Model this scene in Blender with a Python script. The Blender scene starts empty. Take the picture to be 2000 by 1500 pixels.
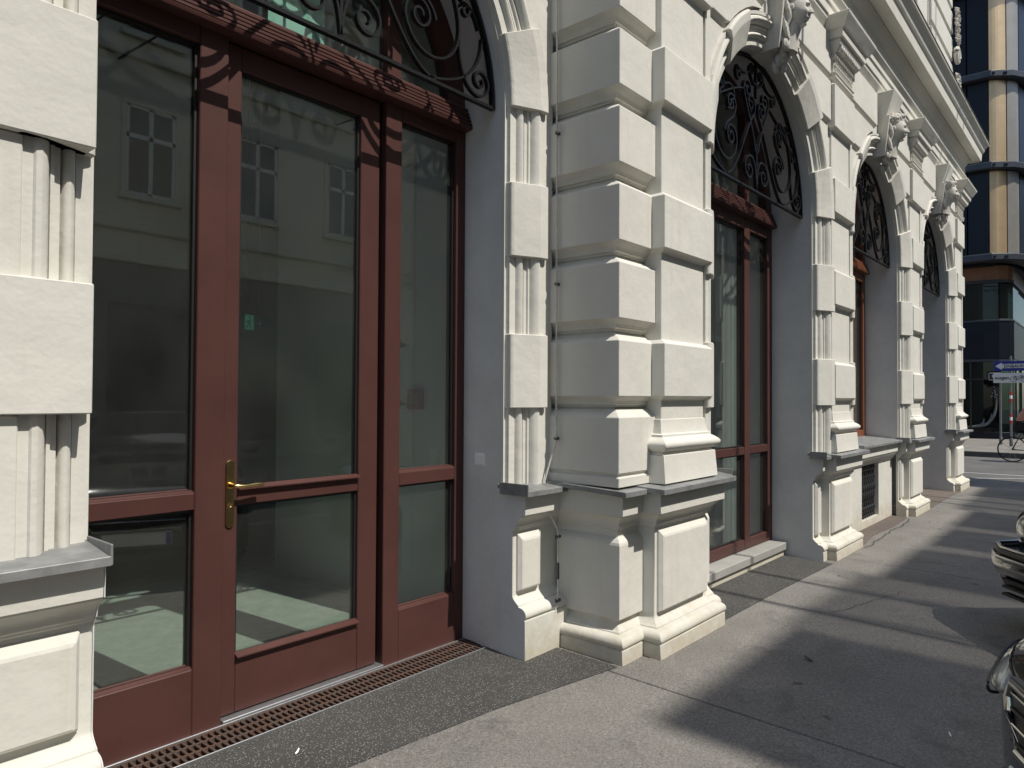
import bpy, bmesh, math, random
from mathutils import Vector, Matrix
random.seed(7)
S = bpy.context.scene
COL = S.collection
PI = math.pi
R_ = math.radians

# ------------------------------------------------------------------ camera
F_PX = 1392.13
PHI = math.atan(1193.89 / F_PX); TH = math.atan(25.6 / F_PX); ROLL = 0.0052
fw = Vector((math.cos(PHI) * math.cos(TH), math.sin(PHI) * math.cos(TH), math.sin(TH)))
rt0 = Vector((math.sin(PHI), -math.cos(PHI), 0)); up0 = rt0.cross(fw)
rt = rt0 * math.cos(ROLL) + up0 * math.sin(ROLL); up = -rt0 * math.sin(ROLL) + up0 * math.cos(ROLL)
cd = bpy.data.cameras.new('camera'); cam = bpy.data.objects.new('camera', cd); COL.objects.link(cam)
cd.sensor_width = 36; cd.lens = 36 * F_PX / 2000; cd.clip_start = 0.05; cd.clip_end = 2000
M = Matrix((rt, up, -fw)).transposed().to_4x4(); M.translation = (0, 0, 1.5)
cam.matrix_world = M
S.camera = cam
# ------------------------------------------------------------------ light
EL = R_(55); AZ = R_(4.8)            # sun stands off the street side, slightly towards +x
sdir = Vector((math.sin(AZ) * math.cos(EL), -math.cos(AZ) * math.cos(EL), math.sin(EL)))
W = bpy.data.worlds.new('World'); S.world = W; W.use_nodes = True
wn = W.node_tree; bg = wn.nodes['Background']
sky = wn.nodes.new('ShaderNodeTexSky'); sky.sky_type = 'NISHITA'; sky.sun_disc = False
sky.sun_elevation = EL; sky.sun_rotation = PI - AZ
wn.links.new(sky.outputs[0], bg.inputs[0]); bg.inputs[1].default_value = 0.145
sl = bpy.data.lights.new('sun', 'SUN'); sl.energy = 4.65; sl.angle = R_(0.42); sl.color = (1.0, 0.955, 0.88)
so = bpy.data.objects.new('sun', sl); COL.objects.link(so); so.location = (5, -30, 40)
so.rotation_euler = sdir.to_track_quat('Z', 'Y').to_euler()
S.view_settings.view_transform = 'Standard'; S.view_settings.look = 'None'
S.view_settings.exposure = 0.0; S.view_settings.gamma = 1.0
S.render.engine = 'CYCLES'
S.cycles.max_bounces = 8; S.cycles.transparent_max_bounces = 24; S.cycles.diffuse_bounces = 4

# ------------------------------------------------------------------ materials
def mat(name, col, rough=0.7, metal=0.0, noise=None, bump=None, col2=None, spec=0.5, coat=0.0, coords='Object'):
    """noise=(scale, amount) colour variation; bump=(scale, strength)"""
    m = bpy.data.materials.new(name); m.use_nodes = True
    nt = m.node_tree; b = nt.nodes['Principled BSDF']; L = nt.links.new
    b.inputs['Base Color'].default_value = (*col, 1); b.inputs['Roughness'].default_value = rough
    b.inputs['Metallic'].default_value = metal; b.inputs['Specular IOR Level'].default_value = spec
    b.inputs['Coat Weight'].default_value = coat
    tc = nt.nodes.new('ShaderNodeTexCoord'); src = tc.outputs[coords]
    if coords == 'Object':
        g = nt.nodes.new('ShaderNodeNewGeometry'); src = g.outputs['Position']
    if noise:
        n = nt.nodes.new('ShaderNodeTexNoise'); n.inputs['Scale'].default_value = noise[0]
        n.inputs['Detail'].default_value = 6; n.inputs['Roughness'].default_value = 0.62
        L(src, n.inputs['Vector'])
        r = nt.nodes.new('ShaderNodeMapRange'); r.inputs[1].default_value = 0.33; r.inputs[2].default_value = 0.67
        L(n.outputs[0], r.inputs[0])
        mx = nt.nodes.new('ShaderNodeMix'); mx.data_type = 'RGBA'
        c2 = col2 if col2 else tuple(c * (1 - noise[1]) for c in col)
        mx.inputs[6].default_value = (*c2, 1); mx.inputs[7].default_value = (*col, 1)
        L(r.outputs[0], mx.inputs[0]); L(mx.outputs[2], b.inputs['Base Color'])
    if bump:
        n2 = nt.nodes.new('ShaderNodeTexNoise'); n2.inputs['Scale'].default_value = bump[0]
        n2.inputs['Detail'].default_value = 5; L(src, n2.inputs['Vector'])
        bp = nt.nodes.new('ShaderNodeBump'); bp.inputs['Strength'].default_value = bump[1]; bp.inputs['Distance'].default_value = 0.01
        L(n2.outputs[0], bp.inputs['Height']); L(bp.outputs[0], b.inputs['Normal'])
    return m

def stucco(name, col, dirt=True):
    m = mat(name, col, 0.85, noise=(1.7, 0.10), bump=(55, 0.11), spec=0.2)
    nt = m.node_tree; L = nt.links.new; b = nt.nodes['Principled BSDF']
    g = nt.nodes.new('ShaderNodeNewGeometry')
    prev = b.inputs['Base Color'].links[0].from_socket
    # second, low-frequency unevenness of hand-floated plaster added under the fine grain
    n = nt.nodes.new('ShaderNodeTexNoise'); n.inputs['Scale'].default_value = 7; n.inputs['Detail'].default_value = 3
    L(g.outputs['Position'], n.inputs['Vector'])
    b2 = nt.nodes.new('ShaderNodeBump'); b2.inputs['Strength'].default_value = 0.13; b2.inputs['Distance'].default_value = 0.05
    L(n.outputs[0], b2.inputs['Height'])
    old = b.inputs['Normal'].links[0].from_node; L(b2.outputs[0], old.inputs['Normal'])
    if dirt:
        # rain-splash staining near the pavement and thin weather streaks
        sx = nt.nodes.new('ShaderNodeSeparateXYZ'); L(g.outputs['Position'], sx.inputs[0])
        n3 = nt.nodes.new('ShaderNodeTexNoise'); n3.inputs['Scale'].default_value = 11; n3.inputs['Roughness'].default_value = .7; n3.inputs['Detail'].default_value = 5
        L(g.outputs['Position'], n3.inputs['Vector'])
        ad = nt.nodes.new('ShaderNodeMath'); ad.operation = 'MULTIPLY_ADD'; ad.inputs[1].default_value = 0.62; L(n3.outputs[0], ad.inputs[0]); L(sx.outputs[2], ad.inputs[2])
        mr = nt.nodes.new('ShaderNodeMapRange'); mr.inputs[1].default_value = 0.24; mr.inputs[2].default_value = 0.56
        mr.inputs[3].default_value = 0.95; mr.inputs[4].default_value = 0.0; L(ad.outputs[0], mr.inputs[0])
        mp = nt.nodes.new('ShaderNodeMapping'); mp.inputs['Scale'].default_value = (16, 16, 0.9); L(g.outputs['Position'], mp.inputs[0])
        n4 = nt.nodes.new('ShaderNodeTexNoise'); n4.inputs['Scale'].default_value = 1; n4.inputs['Detail'].default_value = 3; L(mp.outputs[0], n4.inputs['Vector'])
        m4 = nt.nodes.new('ShaderNodeMapRange'); m4.inputs[1].default_value = 0.58; m4.inputs[2].default_value = 0.85; m4.inputs[4].default_value = 0.35; L(n4.outputs[0], m4.inputs[0])
        mx4 = nt.nodes.new('ShaderNodeMath'); mx4.operation = 'MAXIMUM'; L(mr.outputs[0], mx4.inputs[0]); L(m4.outputs[0], mx4.inputs[1])
        mx = nt.nodes.new('ShaderNodeMix'); mx.data_type = 'RGBA'
        mx.inputs[7].default_value = (col[0] * .74, col[1] * .68, col[2] * .58, 1)
        L(mx4.outputs[0], mx.inputs[0]); L(prev, mx.inputs[6]); L(mx.outputs[2], b.inputs['Base Color'])
    return m

STUC = stucco('cream_stucco', (0.67, 0.655, 0.59))
STUC_B = stucco('cream_stucco_tint', (0.68, 0.66, 0.595))
ORN = mat('ornament_plaster', (0.60, 0.575, 0.515), 0.8, noise=(14, .16), bump=(40, .2), spec=.2)
GREYP = mat('grey_reveal_paint', (0.69, 0.685, 0.665), 0.75, noise=(3.5, .12), bump=(16, .45), spec=.25)
ZINC = mat('weathered_zinc', (0.33, 0.335, 0.33), 0.5, 0.3, noise=(9, .4), bump=(30, .1))
WOOD = mat('brown_door_paint', (0.088, 0.037, 0.031), 0.42, noise=(2.5, .2), bump=(45, .06), spec=.3)
WOODR = mat('bare_red_wood', (0.22, 0.075, 0.035), 0.4, noise=(5, .2))
IRON = mat('black_wrought_iron', (0.009, 0.009, 0.0095), 0.42, 0.0, bump=(70, .15), spec=.32)
IRON2 = mat('grey_cast_iron', (0.035, 0.035, 0.036), 0.4, 0.2, bump=(70, .2), spec=.5)
RUST = mat('rusty_cast_iron', (0.070, 0.054, 0.045), 0.75, 0.1, noise=(14, .5), col2=(0.095, 0.045, 0.028), bump=(90, .5))
DARK = mat('dark_void', (0.008, 0.008, 0.009), 0.9)
STEEL = mat('brushed_steel_strip', (0.55, 0.56, 0.57), 0.35, 0.8, noise=(30, .15))
BRASS = mat('polished_brass', (0.78, 0.56, 0.24), 0.22, 1.0, noise=(40, .15))
WHITEP = mat('white_plastic', (0.88, 0.88, 0.86), 0.4)
RED = mat('red_plastic', (0.30, 0.045, 0.05), 0.4)
GREEN = mat('exit_green', (0.02, 0.16, 0.085), 0.5)
GREENL = mat('exit_pale', (0.45, 0.62, 0.52), 0.5)
MINT = mat('mint_sheet', (0.42, 0.80, 0.66), 0.6, noise=(8, .1))
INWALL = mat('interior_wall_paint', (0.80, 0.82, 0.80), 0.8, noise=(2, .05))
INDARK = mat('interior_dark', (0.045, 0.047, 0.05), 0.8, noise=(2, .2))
CURT = mat('curtain_cloth', (0.33, 0.36, 0.345), 0.9, noise=(3, .2))
GASKET = mat('black_gasket', (0.012, 0.012, 0.013), 0.5)

def speckle(name, base, chip, scale, thr, rough=0.75, mott=(1.6, .25), bumpk=.25):
    m = mat(name, base, rough, noise=(mott[0], mott[1]), bump=(140, bumpk), spec=.3)
    nt = m.node_tree; L = nt.links.new; b = nt.nodes['Principled BSDF']
    prev = b.inputs['Base Color'].links[0].from_socket
    g = nt.nodes.new('ShaderNodeNewGeometry')
    v = nt.nodes.new('ShaderNodeTexVoronoi'); v.inputs['Scale'].default_value = scale; L(g.outputs['Position'], v.inputs['Vector'])
    r = nt.nodes.new('ShaderNodeMapRange'); r.inputs[1].default_value = thr; r.inputs[2].default_value = thr + .07
    r.inputs[3].default_value = 1; r.inputs[4].default_value = 0; L(v.outputs['Distance'], r.inputs[0])
    s = nt.nodes.new('ShaderNodeSeparateColor'); L(v.outputs['Color'], s.inputs[0])
    mu = nt.nodes.new('ShaderNodeMath'); mu.operation = 'MULTIPLY'; L(r.outputs[0], mu.inputs[0]); L(s.outputs[0], mu.inputs[1])
    mx = nt.nodes.new('ShaderNodeMix'); mx.data_type = 'RGBA'; mx.inputs[7].default_value = (*chip, 1)
    L(mu.outputs[0], mx.inputs[0]); L(prev, mx.inputs[6]); L(mx.outputs[2], b.inputs['Base Color'])
    return m
TERR = speckle('speckled_dark_asphalt', (0.066, 0.064, 0.060), (0.30, 0.285, 0.25), 105, .27)
GRANITE = speckle('pale_granite', (0.40, 0.39, 0.36), (0.16, 0.155, 0.15), 110, .25, .6)
LINO = speckle('green_linoleum', (0.33, 0.40, 0.335), (0.25, 0.305, 0.26), 30, .3, .5, (9, .22), .03)

def asphalt(name, c1, c2, stain=True):
    m = speckle(name, c1, tuple(min(1, x * 1.7) for x in c1), 150, .2, .85, (1.1, .3), .4)
    nt = m.node_tree; L = nt.links.new; b = nt.nodes['Principled BSDF']
    prev = b.inputs['Base Color'].links[0].from_socket
    g = nt.nodes.new('ShaderNodeNewGeometry')
    n = nt.nodes.new('ShaderNodeTexNoise'); n.inputs['Scale'].default_value = 2.3; n.inputs['Detail'].default_value = 8; n.inputs['Roughness'].default_value = .7
    n.inputs['Distortion'].default_value = .4
    L(g.outputs['Position'], n.inputs['Vector'])
    r = nt.nodes.new('ShaderNodeMapRange'); r.inputs[1].default_value = .56; r.inputs[2].default_value = .68; L(n.outputs[0], r.inputs[0])
    mx = nt.nodes.new('ShaderNodeMix'); mx.data_type = 'RGBA'; mx.inputs[7].default_value = (*c2, 1)
    fa = nt.nodes.new('ShaderNodeMath'); fa.operation = 'MULTIPLY'; fa.inputs[1].default_value = .75; L(r.outputs[0], fa.inputs[0])
    L(fa.outputs[0], mx.inputs[0]); L(prev, mx.inputs[6])
    out = mx.outputs[2]
    if stain:   # small dark gum / oil spots
        v = nt.nodes.new('ShaderNodeTexVoronoi'); v.inputs['Scale'].default_value = 2.6; v.inputs['Randomness'].default_value = 1
        nz = nt.nodes.new('ShaderNodeTexNoise'); nz.inputs['Scale'].default_value = 12; L(g.outputs['Position'], nz.inputs['Vector'])
        ma = nt.nodes.new('ShaderNodeMix'); ma.data_type = 'VECTOR'; ma.inputs[0].default_value = .05; L(g.outputs['Position'], ma.inputs[4]); L(nz.outputs[1], ma.inputs[5])
        L(ma.outputs[1], v.inputs['Vector'])
        r2 = nt.nodes.new('ShaderNodeMapRange'); r2.inputs[1].default_value = .05; r2.inputs[2].default_value = .085; r2.inputs[3].default_value = .6; r2.inputs[4].default_value = 0; L(v.outputs['Distance'], r2.inputs[0])
        m2 = nt.nodes.new('ShaderNodeMix'); m2.data_type = 'RGBA'; m2.inputs[7].default_value = (.035, .034, .033, 1)
        L(r2.outputs[0], m2.inputs[0]); L(out, m2.inputs[6]); out = m2.outputs[2]
    for sc_, lo, hi in ((70, .74, 1.22), (260, .62, 1.36)):
        nn = nt.nodes.new('ShaderNodeTexNoise'); nn.inputs['Scale'].default_value = sc_; nn.inputs['Detail'].default_value = 3; L(g.outputs['Position'], nn.inputs['Vector'])
        rr = nt.nodes.new('ShaderNodeMapRange'); rr.inputs[1].default_value = .3; rr.inputs[2].default_value = .7; rr.inputs[3].default_value = lo; rr.inputs[4].default_value = hi; L(nn.outputs[0], rr.inputs[0])
        vm = nt.nodes.new('ShaderNodeVectorMath'); vm.operation = 'SCALE'; L(out, vm.inputs[0]); L(rr.outputs[0], vm.inputs['Scale']); out = vm.outputs[0]
    L(out, b.inputs['Base Color'])
    return m
PAVE = asphalt('worn_pavement_asphalt', (0.225, 0.212, 0.191), (0.125, 0.118, 0.108))
PAVE_BR = asphalt('brown_pavement_patch', (0.165, 0.135, 0.115), (0.125, 0.108, 0.095))
ROAD = asphalt('road_asphalt', (0.15, 0.145, 0.136), (0.115, 0.112, 0.107), False)
FARPAVE = asphalt('far_pavement', (0.26, 0.24, 0.21), (0.2, 0.185, 0.165), False)
SEAM = mat('bitumen_seam', (0.03, 0.029, 0.028), 0.7, bump=(60, .5))
LINE = mat('worn_road_paint', (0.5, 0.49, 0.45), 0.7, noise=(6, .3))

def glassmat(name, tint, refl=1.0, base=0.035, dust=.0155):
    m = bpy.data.materials.new(name); m.use_nodes = True; nt = m.node_tree; L = nt.links.new
    nt.nodes.remove(nt.nodes['Principled BSDF']); out = nt.nodes['Material Output']
    t = nt.nodes.new('ShaderNodeBsdfTransparent'); t.inputs[0].default_value = (*tint, 1)
    g = nt.nodes.new('ShaderNodeBsdfGlossy'); g.inputs['Roughness'].default_value = 0.012; g.inputs[0].default_value = (.93, .96, .95, 1)
    lw = nt.nodes.new('ShaderNodeLayerWeight'); lw.inputs[0].default_value = .5
    fr = nt.nodes.new('ShaderNodeMath'); fr.operation = 'POWER'; fr.inputs[1].default_value = 5.0; L(lw.outputs['Facing'], fr.inputs[0])
    ma = nt.nodes.new('ShaderNodeMath'); ma.operation = 'MULTIPLY_ADD'; ma.use_clamp = True
    ma.inputs[1].default_value = refl; ma.inputs[2].default_value = base; L(fr.outputs[0], ma.inputs[0])
    ge = nt.nodes.new('ShaderNodeNewGeometry'); n = nt.nodes.new('ShaderNodeTexNoise'); n.inputs['Scale'].default_value = 1.1; L(ge.outputs['Position'], n.inputs['Vector'])
    bp = nt.nodes.new('ShaderNodeBump'); bp.inputs['Strength'].default_value = 0.012; bp.inputs['Distance'].default_value = .05; L(n.outputs[0], bp.inputs['Height']); L(bp.outputs[0], g.inputs['Normal'])
    mx = nt.nodes.new('ShaderNodeMixShader'); L(ma.outputs[0], mx.inputs[0]); L(t.outputs[0], mx.inputs[1]); L(g.outputs[0], mx.inputs[2])
    df = nt.nodes.new('ShaderNodeBsdfDiffuse'); df.inputs[0].default_value = (.62, .64, .58, 1)      # dust film on the panes
    n5 = nt.nodes.new('ShaderNodeTexNoise'); n5.inputs['Scale'].default_value = 2.2; n5.inputs['Detail'].default_value = 6; L(ge.outputs['Position'], n5.inputs['Vector'])
    r5 = nt.nodes.new('ShaderNodeMapRange'); r5.inputs[1].default_value = .3; r5.inputs[2].default_value = .75; r5.inputs[3].default_value = dust * .6; r5.inputs[4].default_value = dust * 1.5; L(n5.outputs[0], r5.inputs[0])
    m5 = nt.nodes.new('ShaderNodeMixShader'); L(r5.outputs[0], m5.inputs[0]); L(mx.outputs[0], m5.inputs[1]); L(df.outputs[0], m5.inputs[2])
    L(m5.outputs[0], out.inputs[0])
    return m
GLASS = glassmat('window_glass', (.90, .925, .91), 1.0, .105)
GLASSD = glassmat('dark_tinted_glass', (.26, .33, .31), .55, .03, .006)

# ------------------------------------------------------------------ helpers
class MB:
    def __init__(s): s.v = []; s.f = []
    def add(s, vs, fs):
        o = len(s.v); s.v += [tuple(v) for v in vs]; s.f += [tuple(i + o for i in f) for f in fs]
    def box(s, x0, x1, y0, y1, z0, z1):
        s.add([(x0, y0, z0), (x1, y0, z0), (x1, y1, z0), (x0, y1, z0), (x0, y0, z1), (x1, y0, z1), (x1, y1, z1), (x0, y1, z1)],
              [(0, 3, 2, 1), (4, 5, 6, 7), (0, 1, 5, 4), (1, 2, 6, 5), (2, 3, 7, 6), (3, 0, 4, 7)])
    def loft(s, rings, caps=True, closed=True):
        n = len(rings[0]); o = len(s.v)
        for r in rings: s.v += [tuple(p) for p in r]
        for i in range(len(rings) - 1):
            for j in range(n if closed else n - 1):
                a = o + i * n + j; b = o + i * n + (j + 1) % n
                s.f.append((a, b, b + n, a + n))
        if caps:
            s.f.append(tuple(o + j for j in reversed(range(n)))); s.f.append(tuple(o + (len(rings) - 1) * n + j for j in range(n)))
    def rect(s, x0, x1, yf, yb, prof, l=1, r=1, f=1):
        """stack of rectangles following a vertical profile of (z, projection)"""
        s.loft([[(x0 - o * l, yf - o * f, z), (x1 + o * r, yf - o * f, z), (x1 + o * r, yb, z), (x0 - o * l, yb, z)] for z, o in prof])
    def tube(s, path, r, n=6, flat=None, caps=True):
        """flat=(half thickness in plane, half depth in y) for strap bars bent in the xz plane"""
        path = [Vector(p) for p in path]; rings = []
        for i, p in enumerate(path):
            t = (path[min(i + 1, len(path) - 1)] - path[max(i - 1, 0)]).normalized()
            if flat:
                a = t.cross(Vector((0, 1, 0))).normalized(); b = Vector((0, 1, 0))
                h, d = flat
                rings.append([p + a * h + b * d, p - a * h + b * d, p - a * h - b * d, p + a * h - b * d])
            else:
                ref = Vector((0, 0, 1)) if abs(t.z) < .9 else Vector((1, 0, 0))
                a = t.cross(ref).normalized(); b = a.cross(t)
                rr = r[i] if isinstance(r, (list, tuple)) else r
                rings.append([p + (a * math.cos(2 * PI * k / n) + b * math.sin(2 * PI * k / n)) * rr for k in range(n)])
        s.loft(rings, caps)
    def prism(s, poly, axis, a, b):
        """extrude 2d polygon; axis 'y': poly in xz, 'x': poly in yz, 'z': poly in xy"""
        mk = {'y': lambda p, c: (p[0], c, p[1]), 'x': lambda p, c: (c, p[0], p[1]), 'z': lambda p, c: (p[0], p[1], c)}[axis]
        s.loft([[mk(p, a) for p in poly], [mk(p, b) for p in poly]])
    def sphere(s, c, r, nu=12, nv=8, fn=None):
        rings = []
        for i in range(nv + 1):
            ph = PI * i / nv; ring = []
            for j in range(nu):
                t = 2 * PI * j / nu
                d = Vector((math.sin(ph) * math.cos(t), math.sin(ph) * math.sin(t), math.cos(ph)))
                k = fn(d) if fn else Vector((d.x * r[0], d.y * r[1], d.z * r[2]))
                ring.append(Vector(c) + k)
            rings.append(ring)
        s.loft(rings, False)
    def build(s, name, m, parent=None, bevel=0, smooth=False, seg=1):
        me = bpy.data.meshes.new(name); me.from_pydata(s.v, [], s.f)
        bm = bmesh.new(); bm.from_mesh(me)
        bmesh.ops.remove_doubles(bm, verts=bm.verts, dist=1e-5)
        bmesh.ops.recalc_face_normals(bm, faces=bm.faces); bm.to_mesh(me); bm.free()
        me.materials.append(m)
        if smooth:
            for p in me.polygons: p.use_smooth = True
            try: me.set_sharp_from_angle(angle=R_(38))
            except Exception: pass
        o = bpy.data.objects.new(name, me); COL.objects.link(o)
        if parent: o.parent = parent
        if bevel:
            b = o.modifiers.new('bevel', 'BEVEL'); b.width = bevel; b.segments = seg; b.limit_method = 'ANGLE'; b.angle_limit = R_(40)
        return o

def tag(o, label, cat, group=None):
    o['label'] = label; o['category'] = cat
    if group: o['group'] = group
    return o
def empty(name, loc=(0, 0, 0), rz=0):
    o = bpy.data.objects.new(name, None); COL.objects.link(o); o.location = loc; o.rotation_euler = (0, 0, rz); return o
def struct(o): o['kind'] = 'structure'; return o
def boxo(name, m, parent, b, bevel=0):
    q = MB(); q.box(*b); return q.build(name, m, parent, bevel)
def arc(cx, cz, r, a0, a1, n): return [(cx + r * math.cos(R_(a0 + (a1 - a0) * i / n)), cz + r * math.sin(R_(a0 + (a1 - a0) * i / n))) for i in range(n + 1)]

# ------------------------------------------------------------------ ground
def gz(y): return -0.024 * (3.1 - max(-2.0, min(3.1, y)))     # pavement falls gently to the street
g = MB()
g.add([(-60, -60, -.19), (140, -60, -.19), (140, 90, -.19), (-60, 90, -.19)], [(0, 1, 2, 3)])
struct(g.build('road', ROAD))
pav = MB()
def sheet(mb, x0, x1, ys, dz=0.0, thick=None):
    for a, b in zip(ys, ys[1:]):
        mb.add([(x0, a, gz(a) + dz), (x1, a, gz(a) + dz), (x1, b, gz(b) + dz), (x0, b, gz(b) + dz)], [(0, 1, 2, 3)])
def slab(name, x0, x1, y0, y1, m, parent, dz, thick=.08):
    q = MB(); q.loft([[(x0, y0, gz(y0) + dz - thick), (x1, y0, gz(y0) + dz - thick), (x1, y1, gz(y1) + dz - thick), (x0, y1, gz(y1) + dz - thick)],
                      [(x0, y0, gz(y0) + dz), (x1, y0, gz(y0) + dz), (x1, y1, gz(y1) + dz), (x0, y1, gz(y1) + dz)]])
    return q.build(name, m, parent, .004)
pav.box(-8, 16.4, -1.9, 9, -.30, -.13)
PAV = struct(pav.build('pavement', SEAM))
joints = [-8, -4.4, -2.45, -.5, 1.45, 3.40, 5.36, 7.31, 9.26, 11.2, 13.15, 15.1, 16.4]
for a, b in zip(joints, joints[1:]):
    slab('slab', a + .005, b - .006, -1.9, 2.89 if b < 3.5 else 2.7, PAVE, PAV, -.002)
# dark speckled strips in front of the openings, a hair above the slabs
def strip(name, poly, m, dz=.003):
    q = MB(); q.loft([[(x, y, gz(y) - .03) for x, y in poly], [(x, y, gz(y) + dz) for x, y in poly]]); return q.build(name, m, PAV)
strip('threshold_paving', [(-3, 2.47), (1.6, 2.44), (2.6, 2.33), (3.47, 2.18), (3.47, 2.66), (3.20, 2.68), (3.22, 2.90), (-3, 2.90)], TERR)
strip('threshold_paving', [(4.60, 2.09), (5.6, 2.085), (6.96, 2.05), (6.97, 2.52), (4.60, 2.52)], TERR)
strip('patch_paving', [(7.95, 2.06), (8.7, 2.13), (9.4, 2.10), (10.3, 2.12), (10.3, 2.33), (7.95, 2.33)], PAVE_BR)
strip('threshold_paving', [(11.4, 2.06), (12.6, 2.07), (13.7, 2.06), (13.7, 2.9), (11.4, 2.9)], PAVE_BR)
# irregular crack across the brown patch and a long crack in the pavement
def crack(pts, w):
    q = MB()
    for (a, b) in zip(pts, pts[1:]):
        d = Vector((b[0] - a[0], b[1] - a[1], 0)).normalized(); n = Vector((-d.y, d.x, 0)) * w
        q.add([(a[0] - n.x, a[1] - n.y, gz(a[1]) + .006), (b[0] - n.x, b[1] - n.y, gz(b[1]) + .006), (b[0] + n.x, b[1] + n.y, gz(b[1]) + .006), (a[0] + n.x, a[1] + n.y, gz(a[1]) + .006)], [(0, 1, 2, 3)])
    return q.build('crack', SEAM, PAV)
def wob(x0, y0, x1, y1, n, amp):
    out = []; o = 0
    for i in range(n + 1):
        o = o * .8 + random.uniform(-amp, amp); t = i / n; out.append((x0 + (x1 - x0) * t + random.uniform(-amp, amp) * .5, y0 + (y1 - y0) * t + o))
    return out
crack(wob(7.9, 2.02, 10.2, 2.06, 60, .012), .004)
crack(wob(5.4, 1.62, 6.4, 1.34, 34, .012), .0025)
q = MB(); q.box(-8, 16.4, -2.05, -1.9, -.3, gz(-1.9) + .0); q.box(16.4, 16.55, -2.05, 9, -.3, -.06)
struct(q.build('kerb', GRANITE, None, .01))
q = MB(); q.box(25.1, 34, -60, 60, -.3, -.045)
struct(q.build('far_pavement', FARPAVE))
q = MB(); q.box(24.95, 25.1, -60, 60, -.3, -.04)
struct(q.build('far_kerb', mat('dark_kerb', (.09, .088, .085), .8, noise=(5, .3))))
q = MB()
q.add([(19.3, -30, -.184), (19.42, -30, -.184), (19.42, 40, -.184), (19.3, 40, -.184)], [(0, 1, 2, 3)])
q.add([(17.7, 2.9, -.183), (17.82, 2.9, -.183), (19.0, 1.2, -.183), (18.88, 1.2, -.183)], [(0, 1, 2, 3)])
struct(q.build('road_marking', LINE))

# ------------------------------------------------------------------ ornate building
B = tag(empty('ornate_building', (8, 3, 0)), 'cream stucco palace front with rusticated piers, arched openings and carved heads', 'building')
def P(mb, name, m=None, parent=None, bevel=.004, smooth=False, seg=1):
    o = mb.build(name, m or STUC, None, bevel, smooth, seg)
    o.parent = parent or B
    if (parent or B) is B: o.matrix_parent_inverse = Matrix.Translation((-8, -3, 0))
    return o
ZS = 3.23                                   # springing
C = [1.43 + .45 * k for k in range(9)]      # course lines
PIT = 3.363; XC = 4.177                     # bay pitch, first pilaster axis
ARCH_F = [XC + PIT / 2 + k * PIT for k in range(3)]
R1 = 1.11; XD = 2.055; YD0 = 2.78
R2 = 1.117; YF0 = 2.236
XEND = 14.72
ZTOP = 5.20
YWR = 2.68; YWF = 2.158                     # wall planes rear / front

# walls: strips round the arches
def arch_wall(xc, R, x0, x1, yf, yb, zb, ztop, zs=ZS, ylow=None):
    mb = MB(); n = 28
    mb.box(x0, xc - R, ylow, yb, -.2, zb); mb.box(xc + R, x1, ylow, yb, -.2, zb)
    mb.box(x0, xc - R, yf, yb, zb, ztop); mb.box(xc + R, x1, yf, yb, zb, ztop)
    A = [(xc + R * math.cos(PI * i / n), zs + R * math.sin(PI * i / n)) for i in range(n + 1)]
    for (xa, za), (xb, zb_) in zip(A, A[1:]):
        mb.add([(xa, yf, za), (xb, yf, zb_), (xb, yf, ztop), (xa, yf, ztop), (xa, yb, za), (xb, yb, zb_), (xb, yb, ztop), (xa, yb, ztop)],
               [(0, 1, 2, 3), (7, 6, 5, 4), (0, 4, 5, 1), (3, 2, 6, 7)])
    return mb
PW = arch_wall(XD, R1 + .2, -3.0, 3.50, YWR, 3.35, .95, ZTOP, ylow=2.79)
P(PW, 'wall', bevel=0)
for k, xa in enumerate(ARCH_F):
    x0 = 3.9 if k == 0 else ARCH_F[k] - PIT / 2
    x1 = XEND if k == 2 else ARCH_F[k] + PIT / 2
    P(arch_wall(xa, R2 + .2, x0, x1, YWF, 2.85, .95, ZTOP, ylow=2.30), 'wall', bevel=0)
q = MB(); q.box(3.58, 3.92, 2.28, 3.3, .95, ZTOP); q.box(3.64, 3.92, 2.32, 3.3, -.2, .95); P(q, 'wall', bevel=0)     # body of the corner step
q = MB(); q.box(XEND - .5, XEND - .002, 2.3, 12, -.2, 9.5); P(q, 'side_wall', bevel=0)
# spandrel coursing of the front wall: raised fields with moulded bed joints beside the arches
def field(x0, x1, z0, z1, yf, parent=None):
    mb = MB(); mb.rect(x0, x1, yf, yf + .12, [(z0, -.012), (z0 + .012, -.012), (z0 + .022, .0), (z0 + .05, .012), (z0 + .062, .012), (z0 + .066, .03), (z1 - .02, .03), (z1, .004)])
    return P(mb, 'block', STUC, parent, .004)

# ---- archivolts: stepped, splayed and fluted surround, s = outward from the opening, d = towards the street
def bead(s0, s1, d0, d1, h, n=6):
    return [(s0 + (s1 - s0) * (1 - math.cos(PI * i / n)) / 2, d0 + (d1 - d0) * i / n + h * math.sin(PI * i / n)) for i in range(n + 1)]
APROF = [(0, -.02), (0, .0), (.016, .0), (.019, .026), (.066, .03), (.068, .022)] + bead(.07, .112, .026, .036, .03) + \
        [(.114, .03), (.12, .05), (.14, .053), (.142, .066), (.154, .068), (.156, .052)] + bead(.158, .222, .056, .075, .045) + [(.224, .075), (.228, .098), (.25, .10), (.25, -.02)]
def stations(xc, R, zb0, zb1, n=44):
    st = [((xc + R, zb0), (1, 0)), ((xc + R, ZS), (1, 0))]
    for i in range(1, n): a = PI * i / n; st.append(((xc + R * math.cos(a), ZS + R * math.sin(a)), (math.cos(a), math.sin(a))))
    st += [((xc - R, ZS), (-1, 0)), ((xc - R, zb1), (-1, 0))]
    return st
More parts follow.
